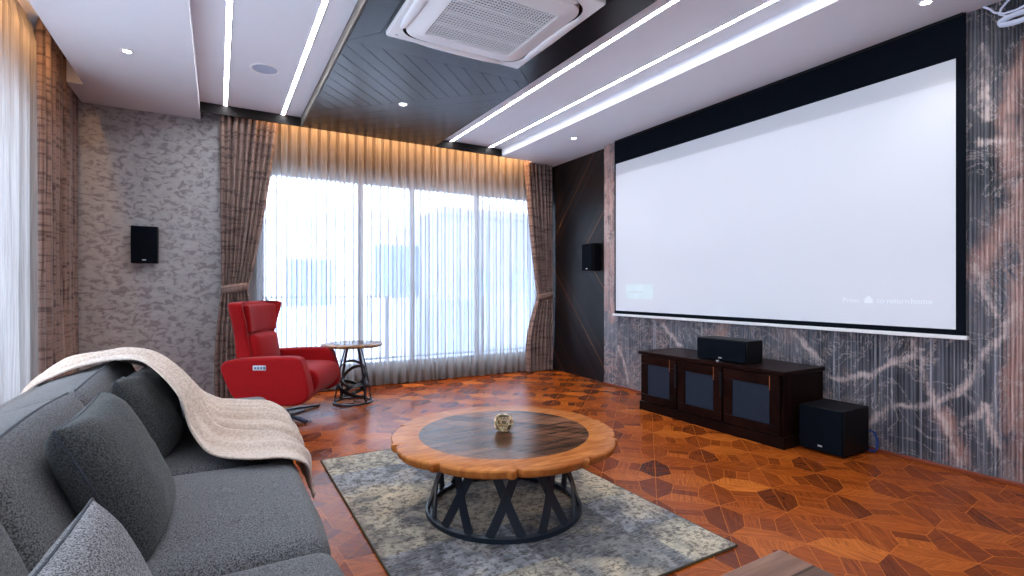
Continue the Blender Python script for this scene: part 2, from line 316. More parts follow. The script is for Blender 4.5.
# ---------------------------------------------------------------- mesh helpers
def link(name, me, parent=None, mat=None):
    o = bpy.data.objects.new(name, me); C.objects.link(o)
    if mat is not None:
        me.materials.clear()
        for x in (mat if isinstance(mat, list) else [mat]): me.materials.append(M[x] if isinstance(x, str) else x)
    if parent: o.parent = parent
    return o
def thing(name, label, cat, loc=(0, 0, 0), rz=0, group=None):
    o = bpy.data.objects.new(name, None); C.objects.link(o); o.location = loc; o.rotation_euler = (0, 0, rz)
    o.empty_display_size = 0.1
    tag(o, label, cat, group); return o
def tag(o, label=None, cat=None, group=None, kind=None):
    if label: o['label'] = label
    if cat: o['category'] = cat
    if group: o['group'] = group
    if kind: o['kind'] = kind
    return o
def struct(o, label=None, cat=None): 
    o['kind'] = 'structure'
    if label: o['label'] = label
    if cat: o['category'] = cat
    return o
class MB:
    def __init__(s): s.bm = bmesh.new()
    def box(s, x0, x1, y0, y1, z0, z1, bev=0.0, mi=0, seg=2, mat=None):
        r = bmesh.ops.create_cube(s.bm, size=1); vs = r['verts']
        T = Matrix.Translation(((x0+x1)/2, (y0+y1)/2, (z0+z1)/2)) @ Matrix.Diagonal((abs(x1-x0), abs(y1-y0), abs(z1-z0), 1))
        if mat is not None: T = mat @ T
        bmesh.ops.transform(s.bm, matrix=T, verts=vs)
        fs = set(f for v in vs for f in v.link_faces)
        for f in fs: f.material_index = mi
        if bev > 0:
            es = list({e for v in vs for e in v.link_edges})
            r2 = bmesh.ops.bevel(s.bm, geom=es, offset=bev, segments=seg, affect='EDGES', profile=0.5)
            for f in r2['faces']: f.material_index = mi; f.smooth = True
        return s
    def grid(s, pts, closed_u=False, closed_v=False, mi=0, uv=None):
        """pts[i][j] of 3D points -> quads"""
        n, k = len(pts), len(pts[0])
        V = [[s.bm.verts.new(p) for p in row] for row in pts]
        L = s.bm.loops.layers.uv.verify() if uv else None
        for i in range(n if closed_u else n - 1):
            for j in range(k if closed_v else k - 1):
                a, b, c, d = (i, j), ((i+1) % n, j), ((i+1) % n, (j+1) % k), (i, (j+1) % k)
                f = s.bm.faces.new([V[q[0]][q[1]] for q in (a, b, c, d)]); f.smooth = True; f.material_index = mi
                if L:
                    for lp, q in zip(f.loops, (a, b, c, d)): lp[L].uv = uv(q[0], q[1])
        return V
    def tube(s, path, r, n=8, closed=False, cap=True, mi=0, flat=None):
        """round tube along path; r number or list; flat=(w,h) gives a flat bar with its width along 'side' """
        P = [Vector(p) for p in path]; rows = []; N = len(P)
        up = Vector((0, 0, 1)); prev = None
        for i, p in enumerate(P):
            if closed: t = (P[(i+1) % N] - P[i-1]).normalized()
            else: t = (P[min(i+1, N-1)] - P[max(i-1, 0)]).normalized()
            if prev is None:
                a = up if abs(t.dot(up)) < 0.95 else Vector((1, 0, 0)); nrm = (a - t * a.dot(t)).normalized()
            else: nrm = (prev - t * prev.dot(t)).normalized()
            prev = nrm; bi = t.cross(nrm); rr = r[i] if isinstance(r, (list, tuple)) else r
            rows.append([p + nrm * math.cos(2*PI*j/n) * rr + bi * math.sin(2*PI*j/n) * rr for j in range(n)])
        V = s.grid(rows, closed_u=closed, closed_v=True, mi=mi)
        if cap and not closed:
            s.bm.faces.new(list(reversed(V[0]))).material_index = mi; s.bm.faces.new(V[-1]).material_index = mi
        return s
    def bar(s, path, nrm_f, w, t, closed=False, mi=0):
        """flat band: path points, nrm_f(i)->thickness direction"""
        P = [Vector(p) for p in path]; N = len(P); rows = []
        for i, p in enumerate(P):
            if closed: tg = (P[(i+1) % N] - P[i-1]).normalized()
            else: tg = (P[min(i+1, N-1)] - P[max(i-1, 0)]).normalized()
            n = Vector(nrm_f(i)); n = (n - tg * n.dot(tg)).normalized(); b = tg.cross(n)
            rows.append([p + b*w/2 + n*t/2, p - b*w/2 + n*t/2, p - b*w/2 - n*t/2, p + b*w/2 - n*t/2])
        V = s.grid(rows, closed_u=closed, closed_v=True, mi=mi)
        if not closed: s.bm.faces.new(list(reversed(V[0]))); s.bm.faces.new(V[-1])
        for row in ():
            pass
        for f in s.bm.faces: f.smooth = False
        return s
    def lathe(s, prof, n=32, c=(0, 0, 0), mi=0, sy=1):
        rows = [[(c[0] + r*math.cos(2*PI*j/n), c[1] + r*sy*math.sin(2*PI*j/n), c[2] + z) for j in range(n)] for r, z in prof]
        V = s.grid(rows, closed_v=True, mi=mi)
        if prof[0][0] > 1e-5: s.bm.faces.new(list(reversed(V[0]))).material_index = mi
        if prof[-1][0] > 1e-5: s.bm.faces.new(V[-1]).material_index = mi
        return s
    def prism(s, poly, a, b, axis='z', mi=0, bev=0.0, seg=3):
        """poly in the two other axes, extruded a..b along axis"""
        def P(p, h): return {'z': (p[0], p[1], h), 'y': (p[0], h, p[1]), 'x': (h, p[0], p[1])}[axis]
        lo = [s.bm.verts.new(P(p, a)) for p in poly]; hi = [s.bm.verts.new(P(p, b)) for p in poly]; n = len(poly)
        fs = [s.bm.faces.new(list(reversed(lo))), s.bm.faces.new(hi)]
        for i in range(n): fs.append(s.bm.faces.new([lo[i], lo[(i+1) % n], hi[(i+1) % n], hi[i]]))
        for f in fs: f.material_index = mi
        bmesh.ops.recalc_face_normals(s.bm, faces=fs)
        if bev > 0:
            es = [e for f in fs[:2] for e in f.edges]
            r2 = bmesh.ops.bevel(s.bm, geom=es, offset=bev, segments=seg, affect='EDGES', profile=0.5)
            for f in r2['faces']: f.material_index = mi; f.smooth = True
        return s
    def xf(s, mat): bmesh.ops.transform(s.bm, matrix=mat, verts=s.bm.verts[:]); return s
    def build(s, name, mat, parent=None, recalc=True, smooth=None):
        if recalc: bmesh.ops.recalc_face_normals(s.bm, faces=s.bm.faces[:])
        for e in s.bm.edges:
            if len(e.link_faces) == 2 and e.calc_face_angle(0) > 0.65: e.smooth = False
        if smooth is not None:
            for f in s.bm.faces: f.smooth = smooth
        me = bpy.data.meshes.new(name); s.bm.to_mesh(me); s.bm.free()
        return link(name, me, parent, mat)
def softbox(x0, x1, y0, y1, z0, z1, r, puff=(0, 0, 0), fn=None, nm=10, nc=5):
    """rounded, slightly stuffed box as one closed surface"""
    mb = MB(); h = ((x1-x0)/2, (y1-y0)/2, (z1-z0)/2); c = ((x0+x1)/2, (y0+y1)/2, (z0+z1)/2)
    def axis(hh):
        q = [-hh + r * (1 - math.cos(k/nc*PI/2)) for k in range(nc)]
        q += [-(hh-r) + 2*(hh-r)*k/nm for k in range(nm+1)]
        q += [hh - r * (1 - math.cos((nc-1-k)/nc*PI/2)) for k in range(nc)]
        return q
    A = [axis(v) for v in h]; cache = {}
    def vert(i, j, k):
        key = (i, j, k)
        if key in cache: return cache[key]
        p = [A[0][i], A[1][j], A[2][k]]
        inn = [max(-(h[a]-r), min(h[a]-r, p[a])) for a in range(3)]
        d = Vector([p[a]-inn[a] for a in range(3)])
        if d.length > 1e-9: d = d.normalized() * r
        q = Vector(inn) + d
        for a in range(3):
            b1, b2 = (a+1) % 3, (a+2) % 3
            u, v = q[b1]/h[b1], q[b2]/h[b2]
            q[a] += (q[a]/h[a]) * puff[a] * max(0, 1-u*u) * max(0, 1-v*v)
        q = q + Vector(c)
        if fn: q = Vector(fn(q))
        cache[key] = mb.bm.verts.new(q); return cache[key]
    n = [len(a) for a in A]
    for a in range(3):
        b1, b2 = (a+1) % 3, (a+2) % 3
        for side in (0, n[a]-1):
            for i in range(n[b1]-1):
                for j in range(n[b2]-1):
                    idx = []
                    for di, dj in ((0, 0), (1, 0), (1, 1), (0, 1)):
                        t = [0, 0, 0]; t[a] = side; t[b1] = i+di; t[b2] = j+dj; idx.append(vert(*t))
                    try: mb.bm.faces.new(idx).smooth = True
                    except ValueError: pass
    return mb
def text_mesh(name, body, size, mat, parent, M4, extr=0.0004):
    cu = bpy.data.curves.new(name, 'FONT'); cu.body = body; cu.size = size; cu.extrude = extr; cu.align_x = 'LEFT'
    o = bpy.data.objects.new(name + '_src', cu); C.objects.link(o)
    dg = bpy.context.evaluated_depsgraph_get(); me = bpy.data.meshes.new_from_object(o.evaluated_get(dg))
    bpy.data.objects.remove(o); me.transform(M4)
    return link(name, me, parent, mat)
def mod_subsurf(o, lv=1):
    s = o.modifiers.new('sub', 'SUBSURF'); s.levels = lv; s.render_levels = lv

XL, XR, XD, YF, YN = -1.25, 3.84, 3.90, 5.73, -1.6
ZS, ZT, ZC = 2.73, 2.82, 3.02

# ---------------------------------------------------------------- floor (parquet of mitred star tiles)
def build_floor():
    random.seed(4)
    bm = bmesh.new(); col = bm.loops.layers.float_color.new('tone')
    S = 0.307; r2 = math.sqrt(2); G = 0.0014
    def world(p, q): return ((p + q) / r2, (p - q) / r2)
    def piece(pts, tone, ang):
        P = [Vector(world(*p)) for p in pts]; c = sum(P, Vector((0, 0))) / len(P)
        n = len(P); area2 = sum(P[i].x*P[(i+1) % n].y - P[(i+1) % n].x*P[i].y for i in range(n))
        if area2 < 0: P.reverse()
        Q = []
        for i in range(n):
            e0 = (P[i]-P[i-1]).normalized(); e1 = (P[(i+1) % n]-P[i]).normalized()
            n0 = Vector((-e0.y, e0.x)); n1 = Vector((-e1.y, e1.x)); b = n0 + n1
            if b.length < 1e-6: b = n0
            b = b.normalized(); Q.append(P[i] + b * min(G / max(0.35, b.dot(n0)), 0.006))
        if not all(XL-.3 < q.x < XD+.3 and YN-.3 < q.y < YF+.3 for q in Q): return
        f = bm.faces.new([bm.verts.new((q.x, q.y, 0)) for q in Q])
        for lp in f.loops: lp[col] = (tone, ang, 0, 1)
    for i in range(-14, 30):
        for j in range(-16, 20):
            p0 = 2.424 + (i-10)*S*1.02 + 0.0; q0 = 0.671 + (j-5)*S
            cx, cy = p0 + S*.51, q0 + S/2
            # inner square, twisted by tile parity
            tw = math.radians(7 if (i + j) % 2 == 0 else -7); ri = S*0.31
            inn = [(cx + ri*math.cos(tw + PI/4 + k*PI/2 + PI), cy + ri*math.sin(tw + PI/4 + k*PI/2 + PI)) for k in range(4)]
            out = [(p0, q0), (p0+S*1.02, q0), (p0+S*1.02, q0+S), (p0, q0+S)]
            for k in range(4):
                a, b = out[k], out[(k+1) % 4]; c, d = inn[(k+1) % 4], inn[k]
                horiz = k % 2 == 0     # edge along p (seen as lines receding to the right)
                key = (i, j + (1 if k == 2 else 0), 0) if horiz else (i + (1 if k == 1 else 0), j, 1)
                rr = random.Random(hash(key) & 0xffff).random()
                tone = (0.08 + 0.42*rr) if horiz else (0.36 + 0.50*rr)
                tone += random.uniform(-.10, .10)
                piece([a, b, c, d], min(1, max(0, tone)), random.choice([.125, .375, .02, .24]))
            # the centre: two halves
            t = random.random()
            k0 = random.choice([0, 1])
            m1 = ((inn[k0][0]+inn[k0+1][0])/2, (inn[k0][1]+inn[k0+1][1])/2); m2 = ((inn[(k0+2) % 4][0]+inn[(k0+3) % 4][0])/2, (inn[(k0+2) % 4][1]+inn[(k0+3) % 4][1])/2)
            piece([m1, inn[k0+1], inn[(k0+2) % 4], m2], 0.2 + 0.4*t, .125); piece([inn[k0], m1, m2, inn[(k0+3) % 4]], 0.75 - 0.5*t, .375)
    # material joint layer just under the pieces
    z = -0.0008
    f = bm.faces.new([bm.verts.new(p) for p in ((XL-.3, YN-.3, z), (XD+.3, YN-.3, z), (XD+.3, YF+.3, z), (XL-.3, YF+.3, z))]); f.material_index = 1
    r = bmesh.ops.create_cube(bm, size=1, matrix=Matrix.Translation(((XL+XD)/2, (YN+YF)/2, -0.06)) @ Matrix.Diagonal((XD-XL+.6, YF-YN+.6, 0.1, 1)))
    for v in r['verts']:
        for ff in v.link_faces: ff.material_index = 1
    me = bpy.data.meshes.new('floor'); bm.to_mesh(me); bm.free()
    struct(link('floor', me, None, ['floor', 'grout']))
build_floor()

# ---------------------------------------------------------------- walls
def build_stone():
    mb = MB(); pitch = 0.019; rows = []
    y = YN; ys = []
    def prof(t): return -0.009 * math.sqrt(max(0, 1 - (2*t-1)**2))
    random.seed(2)
    pts = []
    while y < 4.27:
        wd = pitch * random.choice([0.8, 1, 1, 1.3])
        for t in (0, .08, .25, .5, .75, .92): pts.append((XR + 0.009 + prof(t), y + t*wd))
        y += wd
    pts.append((XR + .009, y)); pts += [(XR+.009, 4.272), (XR, 4.273), (XR, 4.49), (XR+.25, 4.49), (XR+.25, YN)]
    mb.prism(pts, 0, ZS+.03, 'z')
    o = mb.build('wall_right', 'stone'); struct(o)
    for p in o.data.polygons: p.use_smooth = False
build_stone()
struct(MB().box(XD, XD+.19, 4.49, YF+.2, 0, ZC).build('wall_right_recess', 'dark_panel'))
struct(MB().box(XL-.2, XD+.2, YN-.15, YN, 0, ZC).build('wall_near', 'wall_near'))
# far wall with the window opening x .33..3.72, z .2..2.33
mb = MB(); mb.box(XL-.2, 0.36, YF, YF+.2, 0, ZC); struct(mb.build('wall_far', 'plaster'))
mb = MB(); mb.box(0.36, XD, YF, YF+.2, 2.33, ZC).box(0.36, XD, YF, YF+.2, 0, 0.2).box(3.78, XD, YF, YF+.2, .2, 2.33)
struct(mb.build('wall_far_header', 'wall'))
mb = MB(); mb.box(XL-.2, XL, YN, YF, 2.45, ZC).box(XL-.2, XL, YN, YF, 0, 0.15).box(XL-.2, XL, 4.6, YF, .15, 2.45).box(XL-.2, XL, YN, -.4, .15, 2.45)
struct(mb.build('wall_left', 'wall'))
struct(MB().box(XR-.022, XR-.001, YN, 4.49, 0, 0.022, .004).build('baseboard_right', 'skirting'))

# windows: frames and panes
def window(name, axis, a0, a1, z0, z1, pos, mull, label):
    w_ = bpy.data.objects.new(name, None); C.objects.link(w_); struct(w_)
    fr = MB(); t = .05
    def bx(p0, p1, q0, q1, d0, d1):
        if axis == 'y': fr.box(p0, p1, pos+d0, pos+d1, q0, q1, .004)
        else: fr.box(pos+d0, pos+d1, p0, p1, q0, q1, .004)
    bx(a0, a1, z0, z0+t, 0, .08); bx(a0, a1, z1-t, z1, 0, .08); bx(a0, a0+t, z0, z1, 0, .08); bx(a1-t, a1, z0, z1, 0, .08)
    for m_ in mull: bx(m_-.028, m_+.028, z0, z1, 0, .06)
    fr.build('window_frame', 'frame_light', w_)
    E = [a0] + list(mull) + [a1]
    for u0, u1 in zip(E, E[1:]):
        g = MB()
        if axis == 'y': g.box(u0+.03, u1-.03, pos+.035, pos+.041, z0+.04, z1-.04)
        else: g.box(pos+.035, pos+.041, u0+.03, u1-.03, z0+.04, z1-.04)
        g.build('pane', 'glass', w_)
window('window_1', 'y', .36, 3.78, .2, 2.33, YF+.05, (1.39, 2.0, 2.85), '')
window('window_2', 'x', -.4, 4.6, .15, 2.45, XL-.13, (0.8, 2.1, 3.4), '')

# ---------------------------------------------------------------- ceiling
struct(MB().box(XL-.2, XD+.2, YN-.15, YF+.2, ZC, ZC+.1).build('ceiling', 'white'))
YC = 5.49; WL, WR = 0.735, 2.155; SL, SR = -0.145, 3.04
mb = MB(); mb.box(-.93, SL, YN, YF, ZS, ZC, mi=0); mb.box(-1.035, -.93, 5.22, YF, ZS, ZC); o = mb.build('ceiling_soffit_left', 'white'); struct(o)
mb = MB(); mb.box(SR, XD, YN, YC, ZS, ZC); mb.box(3.5, XD, YC, YF, ZS, ZC); struct(mb.build('ceiling_soffit_right', 'white'))
struct(MB().box(SL, WL-.012, YN, YC-.02, ZT, ZC).build('ceiling_tray_left', 'white'))
struct(MB().box(WR, SR, YN, YC-.02, ZT, ZC).build('ceiling_tray_right', 'white'))
struct(MB().box(SL, WL, YC-.02, YC, ZS, ZC).build('trim_1', 'dark_fascia'))
struct(MB().box(WR, SR, YC-.02, YC, ZS, ZC).build('trim_2', 'dark_fascia'))
struct(MB().box(WL-.012, WL, YN, YC-.02, ZS+.004, ZC).build('trim_3', 'edge_beige'))
def build_wood_ceiling():
    random.seed(9)
    bm = bmesh.new(); col = bm.loops.layers.float_color.new('tone')
    G = 0.0022
    def clip(poly, a, b, c):           # keep a*x+b*y<=c
        out = []
        for i in range(len(poly)):
            p, q = poly[i], poly[(i+1) % len(poly)]; dp = a*p[0]+b*p[1]-c; dq = a*q[0]+b*q[1]-c
            if dp <= 0: out.append(p)
            if dp*dq < 0:
                t = dp/(dp-dq); out.append((p[0]+(q[0]-p[0])*t, p[1]+(q[1]-p[1])*t))
        return out
    def piece(poly, ang, tone):
        if len(poly) < 3: return
        P = [Vector(p) for p in poly]; n = len(P); ar = sum(P[i].x*P[(i+1) % n].y-P[(i+1) % n].x*P[i].y for i in range(n))/2
        if abs(ar) < 3e-4: return
        if ar > 0: P.reverse()          # face down
        Q = []
        for i in range(n):
            e0 = (P[i]-P[i-1]); e1 = (P[(i+1) % n]-P[i])
            if e0.length < 1e-5 or e1.length < 1e-5: return
            e0.normalize(); e1.normalize(); n0 = Vector((e0.y, -e0.x)); n1 = Vector((e1.y, -e1.x)); b = (n0+n1).normalized(); Q.append(P[i]+b*min(G/max(.3, b.dot(n0)), .006))
        lo = [bm.verts.new((q.x, q.y, ZS)) for q in Q]; hi = [bm.verts.new((q.x, q.y, ZS+.006)) for q in Q]
        fs = [bm.faces.new(lo)] + [bm.faces.new([lo[(i+1) % n], lo[i], hi[i], hi[(i+1) % n]]) for i in range(n)]
        for f in fs:
            for lp in f.loops: lp[col] = (tone, ang, 0, 1)
    def field(region, nx, ny, w_, ang, off=0):
        L_ = math.hypot(nx, ny); nx /= L_; ny /= L_
        ds = [nx*p[0]+ny*p[1] for p in region]; k = math.floor((min(ds)-off)/w_)
        while off + k*w_ < max(ds):
            pl = clip(region, nx, ny, off+(k+1)*w_); pl = clip(pl, -nx, -ny, -(off+k*w_)) if len(pl) > 2 else pl
            piece(pl, ang, random.uniform(0, .6)); k += 1
    # A: between the border line Y=3.42 and the diagonal; planks run (1,1)
    regA = [(WL, 3.42), (WR, 3.42), (WR, 3.56), (WL, 4.97)]
    field(regA, 1, -1, .106, -.125+1, -2.597/math.sqrt(2))
    # B: towards the window; planks run (1,-1)
    regB = [(WL, 4.97), (WR, 3.56), (WR, YC), (WL, YC)]
    field(regB, 1, 1.0, .16, .125, (WL+4.97)/math.sqrt(2))
    # frame bands around the cassette
    ax0, ax1, ay0, ay1 = .90, 1.925, 2.19, 3.20
    for reg, n_, a_ in (([(WL, 3.42), (WR, 3.42), (ax1, ay1), (ax0, ay1)], (0, 1), 0), ([(WL, 3.42), (ax0, ay1), (ax0, ay0), (WL, 1.97)], (1, 0), .25),
                      ([(WR, 3.42), (WR, 1.97), (ax1, ay0), (ax1, ay1)], (1, 0), .25), ([(WL, 1.97), (ax0, ay0), (ax1, ay0), (WR, 1.97)], (0, 1), 0), ([(ax0, ay0), (ax1, ay0), (ax1, ay1), (ax0, ay1)], (0, 1), 0)):
        piece(reg, a_, random.uniform(.2, .8))
    field([(WL, 1.97), (WR, 1.97), (WR, YN), (WL, YN)], 1, 1, .15, .125)
    r = bmesh.ops.create_cube(bm, size=1, matrix=Matrix.Translation(((WL+WR)/2, (YN+YC)/2, (ZS+.005+ZC)/2)) @ Matrix.Diagonal((WR-WL, YC-YN, ZC-ZS-.005, 1)))
    for v in r['verts']:
        for f in v.link_faces: f.material_index = 1
    me = bpy.data.meshes.new('ceiling_wood'); bm.to_mesh(me); bm.free()
    struct(link('ceiling_wood_panel', me, None, ['ceil_wood', 'groove']))
build_wood_ceiling()

# ---------------------------------------------------------------- LED lines, downlights, ceiling speaker, air conditioner
for x, lab, fs in ((0.06, 'LED light line in the white tray nearest the grey plaster wall', .022), (0.555, 'LED light line beside the left edge of the dark wood ceiling', .022),
               (2.36, 'LED light line beside the right edge of the dark wood ceiling', .022), (2.87, 'LED light line nearest the projector screen wall', .022)):
    t = thing('led_strip', 'long white ' + lab, 'led light', (x, (YN+.3+YC)/2, ZT), 0, 'LED light lines recessed in the ceiling')
    y0, y1 = (YN+.3-YC)/2, (YC-YN-.3)/2 - .025
    MB().box(-.015, .015, y0, y1, -.003, 0.0).build('diffuser', 'led', t)
    MB().box(-.019, -.015, y0, y1, -.004, 0).box(.015, .019, y0, y1, -.004, 0).build('channel', 'white_plastic', t)
def downlight(x, y, lab, e=1.0):
    t = thing('downlight', lab, 'downlight', (x, y, ZS), 0, 'small round ceiling downlights')
    mb = MB(); n = 32
    mb.lathe([(0.022, -.001), (.026, -.006), (.036, -.006), (.040, 0), (.036, .0005)], n)
    mb.build('bezel', 'white_plastic', t)
    MB().lathe([(0.0, -.0035), (0.021, -.003), (.0215, -.0005)], 24).build('bulb', 'bulb', t)
    l = bpy.data.lights.new('downlight_beam', 'SPOT'); l.energy = DOWN*e; l.spot_size = math.radians(95); l.spot_blend = 0.7; l.shadow_soft_size = 0.025; l.color = (1, .93, .84)
    lo = bpy.data.objects.new('downlight_beam', l); C.objects.link(lo); lo.parent = t; lo.location = (0, 0, -.02)
downlight(-.541, 4.335, 'small lit round downlight in the white ceiling strip by the left curtains')
downlight(1.416, 4.352, 'small lit round downlight set in the dark wood ceiling')
downlight(3.343, 4.404, 'small lit round downlight in white ceiling near the far end of the projector screen')
downlight(3.483, 1.30, 'small lit round downlight above the near end of the projector screen')
t = thing('ceiling_speaker', 'round pale blue-grey speaker flush in white ceiling between two light lines', 'speaker', (.319, 4.404, ZT))
MB().lathe([(.088, -.001), (.092, -.006), (.104, -.006), (.108, 0)], 48).build('rim', 'white_plastic', t)
MB().lathe([(0, -.005), (.07, -.005), (.089, -.004), (.09, 0)], 48).build('grille', 'speaker_grille', t)

def build_ac():
    t = thing('air_conditioner', 'square white cassette air conditioner set in the dark wood ceiling', 'air conditioner', (1.41, 2.69, ZS))
    def rr(hw, hh, r, z, n=8):
        pts = []
        for cx, cy, a0 in ((hw-r, hh-r, 0), (-hw+r, hh-r, PI/2), (-hw+r, -hh+r, PI), (hw-r, -hh+r, 3*PI/2)):
            for k in range(n+1): pts.append((cx+r*math.cos(a0+k/n*PI/2), cy+r*math.sin(a0+k/n*PI/2), z))
        return pts
    mb = MB(); mb.grid([rr(.49, .49, .012, 0), rr(.49, .49, .012, -.02), rr(.485, .485, .012, -.026), rr(.43, .43, .12, -.028)], closed_v=True)
    mb.build('panel', 'white_plastic', t)
    mb = MB(); mb.grid([rr(.43, .43, .12, -.028), rr(.425, .425, .12, -.004), rr(.405, .405, .11, -.004)], closed_v=True); mb.build('outlet_channel', 'dark_fascia', t)
    mb = MB(); mb.grid([rr(.415, .415, .12, -.006), rr(.413, .413, .12, -.034), rr(.40, .40, .11, -.042), rr(.345, .345, .05, -.044), rr(.335, .335, .04, -.050), rr(.30, .30, .02, -.052), rr(.295, .295, .015, -.040)], closed_v=True)
    mb.build('grille_surround', 'white_plastic', t)
    g = MB()
    for k in range(25):
        y = -.288 + k*.024; wd = .007 if k % 6 == 0 else .0032; g.box(-.294, .294, y-wd, y+wd, -.050, -.043)
    for k in range(30):
        x = -.288 + k*.01986; wd = .0030; g.box(x-wd/2, x+wd/2, -.294, .294, -.0495, -.044)
    gg = g.build('intake_grille', 'white_plastic', t)
    MB().box(-.295, .295, -.295, .295, -.042, -.040).build('filter', 'groove', t)
    for k in range(4):
        R = Matrix.Rotation(k*PI/2, 4, 'Z')
        sec = [(-.33, 0), (-.31, .011), (-.2, .02), (0, .022), (.2, .02), (.31, .011), (.33, 0)]
        rows = []
        for x, w_ in sec:
            rows.append([(x, .436 + w_*math.cos(a)*1.5, -.033 - .007 + w_*math.sin(a)*.55) for a in [2*PI*q/12 for q in range(12)]])
        m_ = MB(); m_.grid(rows, closed_v=True); m_.xf(R); m_.build('vane', 'white_plastic', t)
    MB().box(-.44, -.425, -.04+.475, .44, -.029, -.0275).build('indicator', 'cable_blue', t)
    MB().box(-.32, -.316, .15, .19, -.0505, -.0495).build('badge', 'frame_grey', t)
build_ac()

# ---------------------------------------------------------------- curtains
def curtain(axis, a0, a1, z0, z1, pos, mat, name, parent, pitch=.1, amp=.03, sharp=1.0, edge=None, nz=26, seed=1, per=14, flare=.0, umul=1.0):
    """wavy cloth sheet. edge(z)->(lo,hi) range actually used at height z (tied drapes)"""
    random.seed(seed); n = max(2, int(round((a1-a0)/pitch))); K = n*per
    ph = [random.uniform(-.35, .35) for _ in range(n+2)]; am = [random.uniform(.75, 1.2) for _ in range(n+2)]
    rows = []; 
    for i in range(nz+1):
        z = z1 + (z0-z1)*i/nz; row = []
        lo, hi = edge(z) if edge else (a0, a1)
        sq = (hi-lo)/(a1-a0)
        for j in range(K+1):
            s = j/K; q = s*n; c = int(min(q, n-1)); fr = q-c
            A = am[c]*(1-fr)+am[c+1]*fr; P_ = ph[c]*(1-fr)+ph[c+1]*fr
            top = min(1, (z1-z)/.12+.35)
            drift = .25*noise.noise((q*.35, z*.9, seed))
            qq = q + P_*.25 + drift*(z1-z)*.35
            if sharp < 1: wv = 2.1*math.exp(-(((qq % 1)-.5)/.17)**2) - .55 + .25*math.cos(2*PI*qq*.5+seed)
            else: wv = math.cos(2*PI*qq)
            off = amp*A*wv*top*(1+flare*(z1-z)/(z1-z0)) + .25*amp*math.sin(2*PI*q*2.7+seed)
            off *= (0.35+.65*sq) if edge else 1
            u = lo + (hi-lo)*s + .18*pitch*sq*math.sin(4*PI*q)*(1 if edge is None else .6)
            row.append((u, pos+off, z) if axis == 'y' else (pos+off, u, z))
        rows.append(row)
    mb = MB(); ln = (a1-a0)*2.0*umul
    mb.grid(rows, uv=lambda i, j: (j/K*ln, (z1+(z0-z1)*i/nz)))
    return mb.build(name, mat, parent, recalc=False)
def sheer_curtain(axis, a0, a1, pos, lab, seed, z0=.012):
    t = thing('sheer_curtain', lab, 'curtain', ((a0+a1)/2, pos, 0) if axis == 'y' else (pos, (a0+a1)/2, 0), 0, 'pale sheer curtains over the windows')
    mid = (a0+a1)/2
    curtain(axis, a0-mid, a1-mid, z0, 2.93, 0, 'sheer', 'cloth', t, pitch=.098, amp=.026, sharp=.8, nz=22, seed=seed, per=20, flare=.25)
    # heading tape with pinch pleats
    h = MB()
    if axis == 'y': h.box(a0-mid, a1-mid, -.012, -.006, 2.93, 2.985)
    else: h.box(-.012, -.006, a0-mid, a1-mid, 2.93, 2.985)
    h.build('heading', 'sheer', t); return t
YS = 5.652
sheer_curtain('y', .20, 2.225, YS, 'pale sheer curtain over the left half of the far window, behind the red armchair', 3)
sheer_curtain('y', 2.235, 3.74, YS+.0, 'pale sheer curtain over the right half of the far window', 8)
sheer_curtain('x', .3, 4.69, -1.13, 'pale sheer curtain on the left window, at the photo left edge', 5)
def tied(lo_top, hi_top, lo_t, hi_t, zt, lo_b, hi_b):
    def f(z):
        if z > zt: k = ((z-zt)/(2.9-zt)); k = k**0.75; return lo_t+(lo_top-lo_t)*k, hi_t+(hi_top-hi_t)*k
        k = min(1, (zt-z)/.75); k = math.sin(k*PI/2); return lo_t+(lo_b-lo_t)*k, hi_t+(hi_b-hi_t)*k
    return f
def drape_curtain(lab, a0, a1, x0, pos, edge, tie=None, seed=1, pitch=.062):
    t = thing('drape', lab, 'curtain', (x0, pos, 0), 0, 'brown crosshatched drapes')
    curtain('y', a0-x0, a1-x0, .015, 3.0, 0, 'drape', 'cloth', t, pitch=pitch, amp=.03, nz=50, seed=seed, edge=(lambda z: tuple(e-x0 for e in edge(z))), per=10, flare=.1)
    if tie:
        zt, l, h = tie
        path = [((l+h)/2-x0 + (h-l)/2*1.06*math.cos(a), .044*math.sin(a), zt + .02*math.cos(a)) for a in [2*PI*k/32 for k in range(32)]]
        mb = MB(); rows = []
        for (x, y, z) in path: rows.append([(x, y, z+.04), (x*1.0, y*1.12, z), (x, y, z-.04)])
        mb.grid(rows, closed_u=True, uv=lambda i, j: (i*.03, j*.04)); o = mb.build('tieback', 'drape', t)
        sd = o.modifiers.new('s', 'SOLIDIFY'); sd.thickness = .006
    return t
YD = 5.54
drape_curtain('brown crosshatched drape tied back at the left of the far window, behind the red armchair', .01, .54, .2, YD+.02, tied(.01, .54, .03, .25, 1.1, -.03, .34), (1.1, .03, .25), 11)
drape_curtain('brown crosshatched drape tied back in the right corner beside the dark panelled wall', 3.42, 3.86, 3.7, YD+.02, tied(3.42, 3.865, 3.64, 3.865, 1.0, 3.46, 3.875), (1.0, 3.64, 3.865), 14)
t = thing('drape', 'brown crosshatched drape hanging straight at the left window, in the left corner', 'curtain', (-1.08, 5.15, 0), 0, 'brown crosshatched drapes')
curtain('x', 4.72-5.15, 5.66-5.15, .015, 3.01, 0, 'drape', 'cloth', t, pitch=.085, amp=.035, nz=40, seed=21, per=12, flare=.1)

